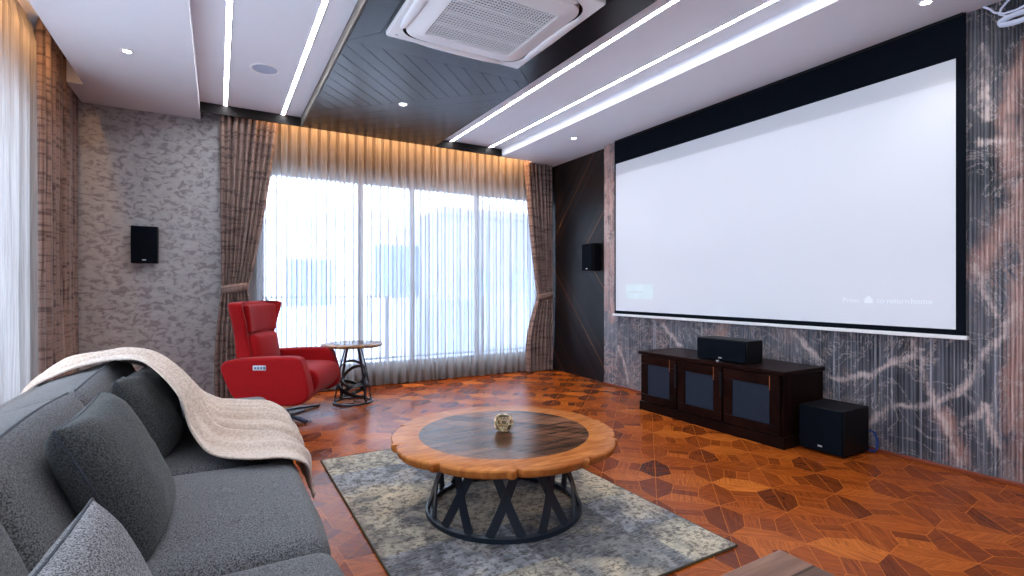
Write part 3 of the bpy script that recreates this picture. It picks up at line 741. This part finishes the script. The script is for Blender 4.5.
# ---------------------------------------------------------------- outside the windows
bd = thing('building', 'white building facade across from the far window, seen through the sheer', 'building', (3, 15, -4))
MB().box(-9, 9, 0, .5, 0, 7.4).box(-9, 9, -.25, .0, 6.9, 7.1).build('wall', 'building', bd)
for k, (x, z0, z1, wd) in enumerate(((-3.6, 4.6, 5.6, 1.4), (-.8, 4.6, 5.9, 1.2), (1.8, 4.8, 6.4, 1.6), (4.8, 4.6, 5.8, 1.4), (-6.4, 4.6, 5.8, 1.4))):
    f = MB().box(x-wd/2-.08, x+wd/2+.08, -.06, 0, z0-.08, z1+.08).build('window', 'building', bd)
    MB().box(x-wd/2, x+wd/2, -.075, -.06, z0, z1).build('pane', 'building_dark', f)
bd = thing('building', 'blue-grey neighbouring building behind the right half of the far window, seen through the sheer', 'building', (8.5, 12.2, -4))
MB().box(-3.4, 3.5, 0, 2, 0, 7.2).box(-3.5, 3.6, -.1, .2, 7.0, 7.2).build('wall', 'building_grey', bd)
for k in range(4): MB().box(-3+k*1.6, -2.1+k*1.6, -.05, 0, 4.7, 5.5).build('window', 'building_dark', bd)
struct(MB().box(-1.2, 5.4, YF+.2, 7.4, -.15, -.02).build('trim_6', 'concrete'))
struct(MB().box(-1.2, 5.4, YF+.2, 6.9, 2.62, 2.8).build('trim_7', 'concrete'))
rl = thing('balcony_railing', 'balcony railing with a thin handrail outside the far window, seen through the sheer', 'railing', (2.1, 7.2, 0))
MB().box(-3.2, 3.2, -.018, .018, .965, .99, .006).build('handrail', 'silver', rl)
MB().box(-3.2, 3.2, -.015, .015, .08, .11, .004).build('bottom_rail', 'frame_grey', rl)
for k in range(5): MB().box(-3.1+k*1.55-.02, -3.1+k*1.55+.02, -.02, .02, -.02, .96, .004).build('post', 'frame_grey', rl)
for k in range(4): MB().box(-3.07+k*1.55, -1.59+k*1.55, -.005, .005, .14, .92).build('glass_panel', 'glass', rl)

# ---------------------------------------------------------------- projector screen
def build_screen():
    t = thing('projector_screen', 'large wide white projector screen with black border on the marble wall', 'projector screen', (XR, 2.75, 0))
    Y0, Y1 = 1.226-2.75, 4.272-2.75; x = -.035
    wy0, wy1, wz0, wz1 = 1.272-2.75, 4.252-2.75, .852, 2.47
    mb = MB(); mb.box(x, x+.006, Y0, Y1, .815, wz0).box(x, x+.006, Y0, Y1, wz1, 2.725).box(x, x+.006, Y0, wy0, wz0, wz1).box(x, x+.006, wy1, Y1, wz0, wz1)
    mb.build('black_border', 'black_cloth', t)
    MB().box(x+.0005, x+.006, wy0, wy1, wz0, wz1-.13).build('projected_picture', 'screen', t)
    MB().box(x+.0005, x+.006, wy0, wy1, wz1-.13, wz1).build('blank_band', 'screen_top', t)
    MB().box(-.05, -.012, Y0-.012, Y1+.02, .793, .818, .005).build('weight_bar', 'white_plastic', t)
    MB().box(-.042, -.034, Y0+.01, Y1-.01, 2.712, 2.729, .002).build('housing', 'black', t)
    R = Matrix(((0, 0, -1, x), (-1, 0, 0, 0), (0, 1, 0, 0), (0, 0, 0, 1)))
    def put(body, y, z, s, mat, nm='projected_text'): text_mesh(nm, body, s, mat, t, Matrix.Translation((0, y-2.75, z)) @ R)
    MB().box(x-.0004, x+.001, 3.70-2.75, 4.09-2.75, .985, 1.14).build('projected_box', 'proj_cyan', t)
    MB().box(x-.0008, x+.001, 3.84-2.75, 4.05-2.75, 1.05, 1.064).build('projected_text_bar', 'proj_cyan_dim', t)
    put('Press', 1.905, 1.0, .050, 'proj_text'); put('to', 1.69, 1.0, .050, 'proj_text'); put('return', 1.635, 1.0, .050, 'proj_text'); put('home', 1.50, 1.0, .050, 'proj_text')
    ic = MB(); ic.prism([(1.765-2.75, .998), (1.715-2.75, .998), (1.715-2.75, 1.025), (1.74-2.75, 1.05), (1.765-2.75, 1.025)], x-.0006, x+.001, 'x'); ic.build('home_icon', 'proj_text', t)
build_screen()

# ---------------------------------------------------------------- wall speakers, centre speaker, subwoofer
def speaker(name, lab, loc, rz, w_, d, h, badge=True, bz=.1, group='black loudspeakers'):
    """local: front faces -y"""
    t = thing(name, lab, 'speaker', loc, rz)
    MB().box(-w_/2, w_/2, -d+.012, 0, 0, h, .006).build('cabinet', 'black', t)
    MB().box(-w_/2+.006, w_/2-.006, -d-.004, -d+.011, .006, h-.006, .005).build('grille', 'black_cloth', t)
    if badge: MB().box(-.014, .014, -d-.006, -d-.003, bz*h, bz*h+.010, .001).build('badge', 'badge', t)
    return t
sp = speaker('wall_speaker', 'black box speaker on the grey plaster wall', (-.575, YF-.03, 1.325), 0, .20, .10, .335, bz=.07)
MB().box(-.03, .03, 0, .03, .1, .2).build('bracket', 'black', sp)
sp = speaker('wall_speaker', 'black box speaker on the dark panelled wall in the right corner', (XD-.012, 4.70, 1.30), -PI/2, .20, .13, .325, bz=.07)
MB().box(-.03, .03, 0, .012, .1, .2).build('bracket', 'black', sp)

CX0, CY0, CY1, CH = 3.315, 2.03, 3.39, .53
def build_cabinet():
    t = thing('media_cabinet', 'low dark wood media cabinet with three framed cloth doors against the marble wall', 'cabinet', (CX0, CY0, 0))
    L_, D_ = CY1-CY0, XR-.03-CX0
    MB().box(.02, D_, .012, L_-.012, .075, CH-.028).build('body', 'cab_wood', t)
    MB().box(.0, D_, 0, L_, 0, .078, .003).build('plinth', 'cab_wood', t)
    MB().box(-.008, D_, -.006, L_+.006, CH-.03, CH, .004).build('top_board', 'cab_wood', t)
    ed = [(.93, 1.335), (.49, .915), (.03, .475)]
    for k, (y0, y1) in enumerate(ed):
        z0, z1 = .085, CH-.035; s = .075
        fr = MB(); fr.box(-.004, .02, y0, y1, z0, z0+s-.01, .003).box(-.004, .02, y0, y1, z1-s, z1, .003).box(-.004, .02, y0, y0+s, z0+s-.01, z1-s, .003).box(-.004, .02, y1-s, y1, z0+s-.01, z1-s, .003)
        d = fr.build('door', 'cab_wood', t)
        MB().box(.004, .012, y0+s-.002, y1-s+.002, z0+s-.012, z1-s+.002).build('cloth_panel', 'cab_mesh', d)
        b = MB(); b.box(-.0055, -.003, y0+s-.006, y0+s-.001, z1-s-.03, z1-.004)
        b.build('bronze_line', 'bronze', d)
        hy = y0-.006 if k < 2 else y1+.0
        if k < 2: MB().box(-.022, -.006, hy-.009, hy+.013, .27, .46, .004).build('handle', 'black', d)
build_cabinet()
sp = speaker('center_speaker', 'long black centre speaker lying on the dark media cabinet', (3.59, 2.59, CH), -PI/2, .45, .20, .172, bz=.12)
MB().lathe([(0, 0), (.012, 0), (.012, .008), (0, .010)], 16, (0, -.232, 0)).build('remote_sensor', 'silver', sp)
sb = speaker('subwoofer', 'black cube subwoofer on the floor at the right end of the media cabinet', (3.775, 1.868, .012), -PI/2, .29, .32, .295, bz=.12)
for sx in (-1, 1):
    for y in (-.05, -.27): MB().lathe([(.012, -.012), (.015, 0)], 12, (sx*.12, y, 0)).build('foot', 'black', sb)
cu = MB().tube([(3.79, 1.73, .14), (3.80, 1.70, .13), (3.80, 1.685, .08), (3.78, 1.68, .03), (3.80, 1.70, .006), (3.81, 1.78, .006)], .007, 8).build('cable', 'cable_blue')
tag(cu, 'blue cable coming down behind the subwoofer to the floor', 'cable')
# white cable bundle, top right
mb = MB(); P = [(3.79, 1.14, 2.71), (3.785, 1.11, 2.68), (3.78, 1.09, 2.65), (3.775, 1.05, 2.625), (3.77, 1.00, 2.62), (3.77, .95, 2.63)]
mb.tube(P, .006, 8)
mb.tube([(3.775, .97, 2.728), (3.775, 1.02, 2.70), (3.775, 1.06, 2.66), (3.775, 1.07, 2.63), (3.77, 1.04, 2.605), (3.77, .98, 2.60), (3.77, .93, 2.61)], .006, 8)
for k in range(5):
    a = [(3.775-.01*k % .02, .985+.085*math.cos(q), 2.57+.004*k+.022*math.sin(q)) for q in [2*PI*i/20 for i in range(20)]]
    mb.tube(a, .007, 8, closed=True)
tag(mb.build('cable', 'cable_white'), 'coiled white cable hanging below the ceiling at the top right corner', 'cable')

# ---------------------------------------------------------------- rug and coffee table
def build_rug():
    x0, x1, y0, y1 = .565, 1.905, 1.375, 3.37; cx, cy = (x0+x1)/2, (y0+y1)/2
    t = thing('rug', 'distressed grey and cream patchwork rug under the round coffee table', 'rug', (cx, cy, 0), math.radians(-.0))
    mb = MB(); nx, ny = 30, 44; rows = []
    for i in range(nx+1):
        rows.append([(x0-cx+(x1-x0)*i/nx, y0-cy+(y1-y0)*j/ny, .010+.0015*noise.noise((i*.4, j*.4, 0))) for j in range(ny+1)])
    mb.grid(rows); mb.box(x0-cx, x1-cx, y0-cy, y1-cy, 0, .0075)
    mb.build('pile', 'rug', t)
    MB().tube([(x0-cx, y0-cy, .006), (x1-cx, y0-cy, .006), (x1-cx, y1-cy, .006), (x0-cx, y1-cy, .006)], .0055, 6, closed=True).build('binding', 'rug_edge', t)
build_rug()
TX, TY, TZ = 1.236, 2.203, .385
def build_table():
    t = thing('coffee_table', 'round coffee table with scalloped honey wood rim and dark centre on black lattice base', 'coffee table', (TX, TY, .0115))
    zt = TZ-.0115
    def rim(th):
        n = 10; q = (th/(2*PI)*n + .15) % 1; k = int((th/(2*PI)*n + .15)) % n
        wob = [.0, .006, -.004, .004, -.006, .005, .0, -.005, .004, -.002][k]
        r = .540 + wob*(math.sin(PI*q)) + .016*math.sin(PI*q)
        if q > .88: r += .016*math.sin((q-.88)/.12*PI)
        if q < .05: r -= .012*(1-q/.05)
        return r
    N = 400; mb = MB(); rows = []
    for rr_, z in ((-.420, zt), (-.012, zt), (-.004, zt-.002), (0, zt-.008), (-.004, zt-.030), (-.012, zt-.038), (-.3, zt-.040)):
        row = []
        for j in range(N):
            th = 2*PI*j/N; r = rim(th)
            if rr_ == -.420: r = .4195
            else: r = r+rr_
            row.append((r*math.cos(th), r*math.sin(th), z))
        rows.append(row)
    V = mb.grid(rows, closed_v=True); mb.bm.faces.new(V[-1])
    mb.build('rim', 'table_rim', t)
    MB().lathe([(.4, -.03), (.42, -.03), (.42, -.001), (.4185, .0004), (0, .0005)], 96, (0, 0, zt)).build('center_disc', 'table_disc', t)
    # lattice base
    rb, rt = .372, .30; zb, zz = .02, zt-.045
    MB().bar([(rb*math.cos(a), rb*math.sin(a), .011) for a in [2*PI*k/72 for k in range(72)]], lambda i: (0, 0, 1), .030, .02, True).build('floor_ring', 'table_metal', t)
    MB().bar([(rt*math.cos(a), rt*math.sin(a), zz+.002) for a in [2*PI*k/72 for k in range(72)]], lambda i: (0, 0, 1), .04, .01, True).build('top_ring', 'table_metal', t)
    base = math.radians(238)   # azimuth facing the camera
    for k in range(10):
        for s in (-1, 1):
            a0 = base + math.radians(36*k + 4); P = []
            for q in range(9):
                f = q/8; a = a0 + math.radians(s*(-11+23*f)); r = rb + (rt-rb)*f; P.append((r*math.cos(a), r*math.sin(a), zb + (zz-zb)*f))
            MB().bar(P, lambda i, P=P: (P[i][0], P[i][1], 0), .040, .008).build('strut', 'table_metal', t)
build_table()
def build_vase():
    t = thing('candle_holder', 'small round gilded openwork candle holder on the coffee table', 'candle holder', (1.235, 2.205, TZ))
    bm = bmesh.new(); bmesh.ops.create_icosphere(bm, subdivisions=3, radius=.046)
    bmesh.ops.delete(bm, geom=[v for v in bm.verts if v.co.z > .038 or v.co.z < -.041], context='VERTS')
    random.seed(5)
    for v in bm.verts: v.co += Vector((random.uniform(-1, 1), random.uniform(-1, 1), random.uniform(-1, 1)))*.0022
    bm2 = bm; 
    r = bmesh.ops.dissolve_verts(bm2, verts=[v for v in bm2.verts if len(v.link_edges) == 6 and random.random() < .15 and not v.is_boundary])
    bmesh.ops.translate(bm2, vec=(0, 0, .042), verts=bm2.verts[:])
    me = bpy.data.meshes.new('shell'); bm2.to_mesh(me); bm2.free(); o = link('openwork_shell', me, t, 'vase')
    wf = o.modifiers.new('w', 'WIREFRAME'); wf.thickness = .0052; wf.use_even_offset = False
    MB().lathe([(0, .001), (.024, .001), (.034, .014), (.040, .04), (.034, .066), (.026, .076), (.023, .072), (.03, .05), (.02, .02), (0, .018)], 28).build('inner_cup', 'vase_inner', t)
build_vase()

# ---------------------------------------------------------------- wooden table at the bottom edge
t = thing('side_table', 'grey-brown wooden table corner at the bottom edge of the photo', 'table', (.99, .47, 0))
MB().box(-.275, .275, -.32, .316, .385, .42, .004).build('tabletop', 'stool_wood', t)
for sx in (-1, 1):
    for sy in (-1, 1): MB().box(sx*.25-.02, sx*.25+.02, sy*.285-.02, sy*.285+.02, 0, .385, .003).build('leg', 'stool_wood', t)
mb = MB(); 
for sy in (-1, 1): mb.box(-.25, .25, sy*.285-.01, sy*.285+.01, .33, .385)
for sx in (-1, 1): mb.box(sx*.25-.01, sx*.25+.01, -.285, .285, .33, .385)
mb.build('apron', 'stool_wood', t)

# ---------------------------------------------------------------- round side table with ring base
def build_side():
    t = thing('side_table', 'small round wooden side table on swirling black rings beside the red armchair', 'side table', (1.126, 4.983, 0))
    mb = MB(); N = 96; rows = []
    for rr_, z in ((.0, .568), (.27, .568), (.282, .562), (.278, .548), (.262, .540), (.0, .540)):
        rows.append([((rr_+(.008*math.sin(5*2*PI*j/N)+.005*math.sin(11*2*PI*j/N) if rr_ > .1 else 0))*math.cos(2*PI*j/N), (rr_+(.008*math.sin(5*2*PI*j/N) if rr_ > .1 else 0))*math.sin(2*PI*j/N), z) for j in range(N)])
    mb.grid(rows, closed_v=True); mb.build('tabletop', 'side_wood', t)
    MB().lathe([(0, .569), (.18, .569), (.181, .5675)], 48).build('center_disc', 'table_disc', t)
    A = [2*PI*k/64 for k in range(64)]
    MB().bar([(.175*math.cos(a), .175*math.sin(a), .008) for a in A], lambda i: (0, 0, 1), .028, .014, True).build('floor_ring', 'black_metal', t)
    MB().lathe([(0, .528), (.11, .528), (.11, .5395), (0, .5395)], 32).build('mount_plate', 'black_metal', t)
    # tall arched hoops rising from the floor ring to the top
    for ang in (-YAW + .45, -YAW - .5):
        P = []
        for q in range(33):
            f = -1 + 2*q/32; z = .532*(1-abs(f)**2.6) + .008; hw = math.copysign(.05 + .12*abs(f)**1.5, f) if abs(f) > .02 else 0
            if abs(f) <= .3: hw = f/.3*(.05+.12*.3**1.5)
            P.append((hw*math.cos(ang), hw*math.sin(ang), z))
        MB().bar(P, lambda i, ang=ang: (-math.sin(ang), math.cos(ang), 0), .012, .020).build('arch', 'black_metal', t)
    vd = YAW  # rings face the room
    def ring(cx, cz, R, tilt, yaw, wd=.030):
        Rm = Matrix.Rotation(yaw, 3, 'Z') @ Matrix.Rotation(tilt, 3, 'X')
        P = [Rm @ Vector((R*math.cos(a), R*math.sin(a), 0)) + Vector((cx*math.cos(-vd), cx*math.sin(-vd), cz)) for a in A]
        ctr = Vector((cx*math.cos(-vd), cx*math.sin(-vd), cz))
        MB().bar(P, lambda i: (P[i]-ctr), wd, .010, True).build('ring', 'black_metal', t)
    ring(0.0, .27, .135, math.radians(62), .15, .034)
    ring(.012, .245, .12, math.radians(48), -.9, .030)
    ring(-.01, .13, .14, math.radians(28), .8, .034)
    ring(.015, .12, .135, math.radians(-30), .5, .034)
build_side()

# ---------------------------------------------------------------- red armchair
def build_chair():
    t = thing('armchair', 'red reclining armchair with winged headrest on a black star base', 'armchair', (.493, 4.733, 0), -YAW)
    # seat body: side profile (x, z) extruded between the arms
    seat = [(-.22, .12), (.18, .10), (.30, .12), (.385, .22), (.40, .32), (.365, .385), (.28, .41), (.0, .405), (-.22, .39)]
    o = MB().prism(seat, -.262, .262, 'y', bev=.03).build('seat', 'red', t); mod_subsurf(o, 2)
    # arms
    def chaikin(P, n=2):
        for _ in range(n):
            Q = []
            for i in range(len(P)):
                p, q = P[i], P[(i+1) % len(P)]; Q += [(p[0]*.8+q[0]*.2, p[1]*.8+q[1]*.2), (p[0]*.2+q[0]*.8, p[1]*.2+q[1]*.8)]
            P = Q
        return P
    arm = chaikin([(-.415, .43), (-.375, .49), (-.22, .515), (.21, .530), (.29, .505), (.335, .36), (.365, .22), (.35, .14), (.25, .085), (-.20, .105), (-.315, .18)])
    for s in (-1, 1):
        y0, y1 = (.262, .388) if s > 0 else (-.388, -.262)
        o = MB().prism(arm, y0, y1, 'y', bev=.026, seg=5).build('arm', 'red', t)
        if s < 0:
            pl = MB().box(-.115, .0, y0-.006, y0+.01, .410, .455, .006).build('control_panel', 'silver', o)
            for k in range(4): MB().box(-.10+k*.026, -.082+k*.026, y0-.009, y0-.005, .423, .443, .002).build('button', 'frame_grey', o)
        MB().lathe([(0, 0), (.014, .004), (.018, .014), (.014, .024), (0, .028)], 16).xf(Matrix.Translation((-.412, (y0+y1)/2, .415))).build('hinge_cap', 'chrome', o)
    # back with flared wings: rows up the back
    rows_f, rows_b = [], []
    Zs = [.34, .42, .52, .60, .68, .76, .84, .91, .96, .985]
    HW = [.25, .255, .258, .248, .250, .275, .312, .345, .365, .362]
    for z, hw in zip(Zs, HW):
        k = (z-.34)/.65; xr = -.335 - .075*k; th = .135-.045*k
        wing = .01 + .095*max(0, min(1, (z-.62)/.34))**1.2
        if z > .97: xr += .01; th -= .03
        f, b = [], []
        for j in range(17):
            s = -1 + 2*j/16; e = abs(s)
            w_ = wing*(max(0, (e-.62)/.38))**1.3
            lump = .018*math.cos(s*PI/2) - (.012 if abs(z-.70) < .03 else 0)
            f.append((xr+th+w_+lump, s*hw, z)); b.append((xr+w_*.55-.02*(1-e*e), s*hw*1.0, z))
        rows_f.append(f); rows_b.append(b)
    mb = MB(); loop = [f + list(reversed(b)) for f, b in zip(rows_f, rows_b)]
    V = mb.grid(loop, closed_v=True)
    mb.bm.faces.new(V[-1]); mb.bm.faces.new(list(reversed(V[0])))
    o = mb.build('backrest', 'red', t, smooth=True); mod_subsurf(o, 2)
    # lower back cushion
    o = softbox(-.27, -.155, -.205, .205, .37, .70, .045, (.03, 0, 0), fn=lambda p: (p.x-.13*(p.z-.37), p.y, p.z)).build('lumbar_cushion', 'red', t)
    o = softbox(-.292, -.235, -.225, .225, .71, .955, .022, (.014, 0, 0), fn=lambda p: (p.x-.09*(p.z-.60)+.03*(abs(p.y)/.225)**3, p.y*(1+.25*(p.z-.70)), p.z)).build('headrest', 'red', t)
    # seat height and depth of the padded body
    def fit(p):
        z = .165 + (p.z-.085)*.888 if p.z < .53 else .56 + (p.z-.53)*.945
        return Vector((.36 - (.36-p.x)*.91, p.y, z))
    for c in list(t.children) + [g for c in t.children for g in c.children]:
        for v in c.data.vertices: v.co = fit(v.co)
    # star base
    bx_ = -.07
    MB().lathe([(.0, .012), (.055, .012), (.05, .035), (.03, .05), (.028, .19), (0, .19)], 24, (bx_, 0, 0)).build('column', 'black_metal', t)
    MB().box(bx_-.15, bx_+.17, -.17, .17, .15, .185, .01).build('mechanism', 'black_metal', t)
    MB().tube([(bx_+.0, -.24, .15), (bx_+.03, -.25, .12), (bx_+.07, -.25, .12), (bx_+.10, -.24, .15)], .008, 8).build('lever', 'chrome', t)
    for k in range(4):
        a = math.radians(-33+90*k); P = [(bx_+.03*math.cos(a), .03*math.sin(a), .035), (bx_+.2*math.cos(a), .2*math.sin(a), .03), (bx_+.42*math.cos(a), .42*math.sin(a), .012)]
        MB().bar(P, lambda i: (0, 0, 1), .036, .016).build('leg', 'black_metal', t)
build_chair()

# ---------------------------------------------------------------- sofa
def build_sofa():
    t = thing('sofa', 'long grey fabric sofa on the left with loose back and seat cushions', 'sofa', (-.25, 1.9, 0))
    O = Vector((-.25, 1.9, 0))
    def sh(mb): mb.xf(Matrix.Translation(-O)); return mb
    sh(softbox(-.70, .19, .35, 3.52, .07, .27, .03)).build('base', 'sofa', t)
    for i, (y0, y1) in enumerate(((.56, 1.398), (1.402, 2.198), (2.202, 3.54))):
        sh(softbox(-.42, .268, y0, y1, .25, .428, .055, (.01, .0, .022), fn=lambda p: (p.x + .010*noise.noise((p.y*3, p.z*4, 1)), p.y, p.z + .006*noise.noise((p.x*4, p.y*4, 2))), nm=16)).build('seat_cushion', 'sofa', t)
    def shape(p, y0, y1):
        fx = (p.x+.68)/.44; fz = (p.z-.38)/.40
        x = -.68 + fx*(.44 - .15*max(0, fz)); z = p.z - .10*(1-fx)*max(0, fz)
        s = min(p.y-y0, y1-p.y)
        return (x + .008*noise.noise((p.y*4, p.z*5, 7)), p.y, z + .008*noise.noise((p.x*5, p.y*4, 3)))
    for (y0, y1, zt) in ((.56, 1.318, .775), (1.322, 2.128, .775), (2.132, 3.16, .765)):
        sh(softbox(-.68, -.24, y0, y1, .38, zt, .06, (.02, .0, .012), fn=lambda p: shape(p, y0, y1), nm=14)).build('back_cushion', 'sofa', t)
        P = [(-.41, y0+.05+(y1-y0-.1)*k/14, zt-.006 + .012*math.sin(PI*k/14)) for k in range(15)]
        mb = MB().tube(P, .0035, 6); sh(mb).build('piping', 'piping', t)
    sh(softbox(-.735, -.60, .35, 3.22, .10, .66, .04)).build('back_frame', 'sofa', t)
    sh(softbox(-.70, .22, .33, .55, .10, .60, .06, (0, .01, .01))).build('arm', 'sofa', t)
    for x, y in ((-.62, .45), (.12, .45), (-.62, 3.3), (.12, 3.3)):
        sh(MB().lathe([(.016, 0), (.024, .075)], 16, (x, y, 0))).build('leg', 'black_metal', t)
build_sofa()
def pillow(name, lab, mat, c, uax, vax, w_, h, th, flat=.35, seed=0, crumple=.0, nrm=None, welt=True):
    """uax along width, vax along height; normal = u x v"""
    u = Vector(uax).normalized(); v = Vector(vax); v = (v - u*v.dot(u)).normalized(); n = u.cross(v)
    t = thing(name, lab, 'cushion', c)
    N = 22; mb = MB(); F = [[], []]
    for sgn, idx in ((1, 0), (-1, 1)):
        rows = []
        for i in range(N+1):
            row = []
            for j in range(N+1):
                a = -1+2*i/N; b = -1+2*j/N
                # ease sampling toward edges
                a_, b_ = math.sin(a*PI/2), math.sin(b*PI/2)
                pinch = 1 - .05*(1-abs(a_)**2)*abs(b_)**4 - 0; pinch2 = 1 - .05*(1-abs(b_)**2)*abs(a_)**4
                T = th/2*((1-abs(a_)**3.2)*(1-abs(b_)**3.2))**flat
                q = u*(a_*w_/2*pinch2) + v*(b_*h/2*pinch) + n*(sgn*T)
                if crumple:
                    f_ = noise.fractal(q*9 + Vector((seed, 0, 0)), .8, 2.2, 3); q += n*(sgn*crumple*f_*(1-abs(a_)**6)) + v*(crumple*.4*f_)
                row.append(q)
            rows.append(row)
        F[idx] = rows
    mb.grid(F[0]); mb.grid([list(reversed(r)) for r in F[1]])
    bmesh.ops.remove_doubles(mb.bm, verts=mb.bm.verts[:], dist=.0008)
    mb.build('cushion_cover', mat, t)
    if welt:
        R = F[0]; E_ = [R[0][j] for j in range(N+1)] + [R[i][N] for i in range(1, N+1)] + [R[N][j] for j in range(N-1, -1, -1)] + [R[i][0] for i in range(N-1, 0, -1)]
        MB().tube(E_, .0032, 6, closed=True).build('welt', 'piping', t)
    return t
pillow('throw_pillow', 'large plump charcoal square cushion in the middle of the sofa, leaning on its back', 'sofa_dark', (-.225, 1.665, .615), (.07, 1, .06), (-.40, .0, .90), .355, .385, .15, .36, 3, .006)
pillow('throw_pillow', 'charcoal crumpled cushion half under the cream throw', 'sofa_dark', (-.235, 2.52, .590), (.16, 1, .0), (-.36, .04, .93), .38, .36, .15, .5, 8, .03)
pillow('throw_pillow', 'dark herringbone cushion at the bottom left corner of the photo', 'herring', (-.165, 1.0, .545), (.12, 1, .06), (-.36, .0, .93), .40, .33, .12, .5, 5, .003)

def build_throw():
    t = thing('throw_blanket', 'cream fleece throw draped over the far back and seat of the grey sofa', 'blanket', (-.2, 2.7, .45))
    Nn = [(-.755, 3.00, .46), (-.752, 3.02, .58), (-.70, 3.02, .655), (-.60, 2.90, .712), (-.53, 2.80, .745), (-.45, 2.72, .772), (-.36, 2.60, .795), (-.25, 2.42, .80), (-.135, 2.28, .69), (-.095, 2.25, .56), (-.03, 2.19, .475), (.09, 2.10, .457), (.21, 2.06, .455), (.288, 2.08, .41), (.305, 2.14, .33), (.325, 2.22, .27)]
    Ff = [(-.765, 3.24, .48), (-.762, 3.26, .60), (-.71, 3.24, .68), (-.63, 3.20, .745), (-.55, 3.16, .770), (-.46, 3.17, .772), (-.37, 3.26, .735), (-.26, 3.36, .65), (-.16, 3.38, .565), (-.06, 3.28, .505), (.03, 3.26, .462), (.14, 3.18, .457), (.23, 3.12, .452), (.292, 3.05, .40), (.31, 2.95, .33), (.325, 2.85, .27)]
    def cr(P, s):
        n = len(P)-1; x = min(max(s*n, 0), n-1e-6); i = int(x); f = x-i
        p0, p1, p2, p3 = (Vector(P[max(i-1, 0)]), Vector(P[i]), Vector(P[i+1]), Vector(P[min(i+2, n)]))
        return .5*((2*p1)+(-p0+p2)*f+(2*p0-5*p1+4*p2-p3)*f*f+(-p0+3*p1-3*p2+p3)*f**3)
    NS, NTT = 140, 130
    random.seed(12); CR = [(.04+.92*(k+random.uniform(.1, .9))/13, random.uniform(-.16, .16), random.uniform(.4, 2.6), random.uniform(.014, .03), random.uniform(.026, .05), random.uniform(0, 6)) for k in range(13)]; rows = []
    for i in range(NS+1):
        s = i/NS; a, b = cr(Nn, s), cr(Ff, s); row = []
        ds = (cr(Nn, min(1, s+.01))-cr(Nn, max(0, s-.01))).normalized(); wdir = (b-a).normalized(); nr = ds.cross(wdir).normalized()
        if nr.z < 0 and s < .8: nr = -nr
        if s >= .8 and nr.x < 0: nr = -nr
        for j in range(NTT+1):
            q = j/NTT; p = a.lerp(b, q)
            # between the back and the seat the cloth falls free; gathered folds run along its length
            mid = math.exp(-((s-.5)/.16)**2)
            gather = .75+.8*mid
            wq = q + .10*noise.noise((q*2, s*3.2, 9)) + .10*math.sin(s*4)
            fold = .010*gather*noise.noise((wq*4, s*6, 3)) + .006*noise.noise((wq*13, s*9, 6))
            for (q0, dr, fr_, wd_, am_, ph_) in CR:
                c0 = q0 + dr*(s-.5) + .03*math.sin(s*fr_*4+ph_); k_ = (q-c0)/wd_
                if abs(k_) < 3.5: fold += am_*(.45+.55*math.sin(s*fr_*3+ph_*2))*math.exp(-k_*k_)*(.35 + .65*min(1, max(0, (s-.28)/.12)))*(1 - .75*max(0, (s-.86)/.14))
            edge = min(1, q*9, (1-q)*9)
            p = p + nr*(fold*(.35+.65*edge)+.012)
            p.z += -.03*mid*math.sin(PI*q)*(1 if q > .5 else .2)
            row.append(p - Vector((-.2, 2.7, .45)))
        rows.append(row)
    mb = MB(); mb.grid(rows); o = mb.build('cloth', 'throw', t, recalc=False)
    sd = o.modifiers.new('s', 'SOLIDIFY'); sd.thickness = .009; sd.offset = 0; mod_subsurf(o, 1)
    fr = MB(); last = rows[-1]; random.seed(1)
    for j in range(0, NTT+1, 2):
        p = last[j]; 
        fr.tube([p, p+Vector((.006, random.uniform(-.01, .01), -.02)), p+Vector((.008, random.uniform(-.014, .014), -.045))], [.005, .007, .0035], 6)
    fr.build('tassels', 'throw', t)['kind'] = 'stuff'
build_throw()
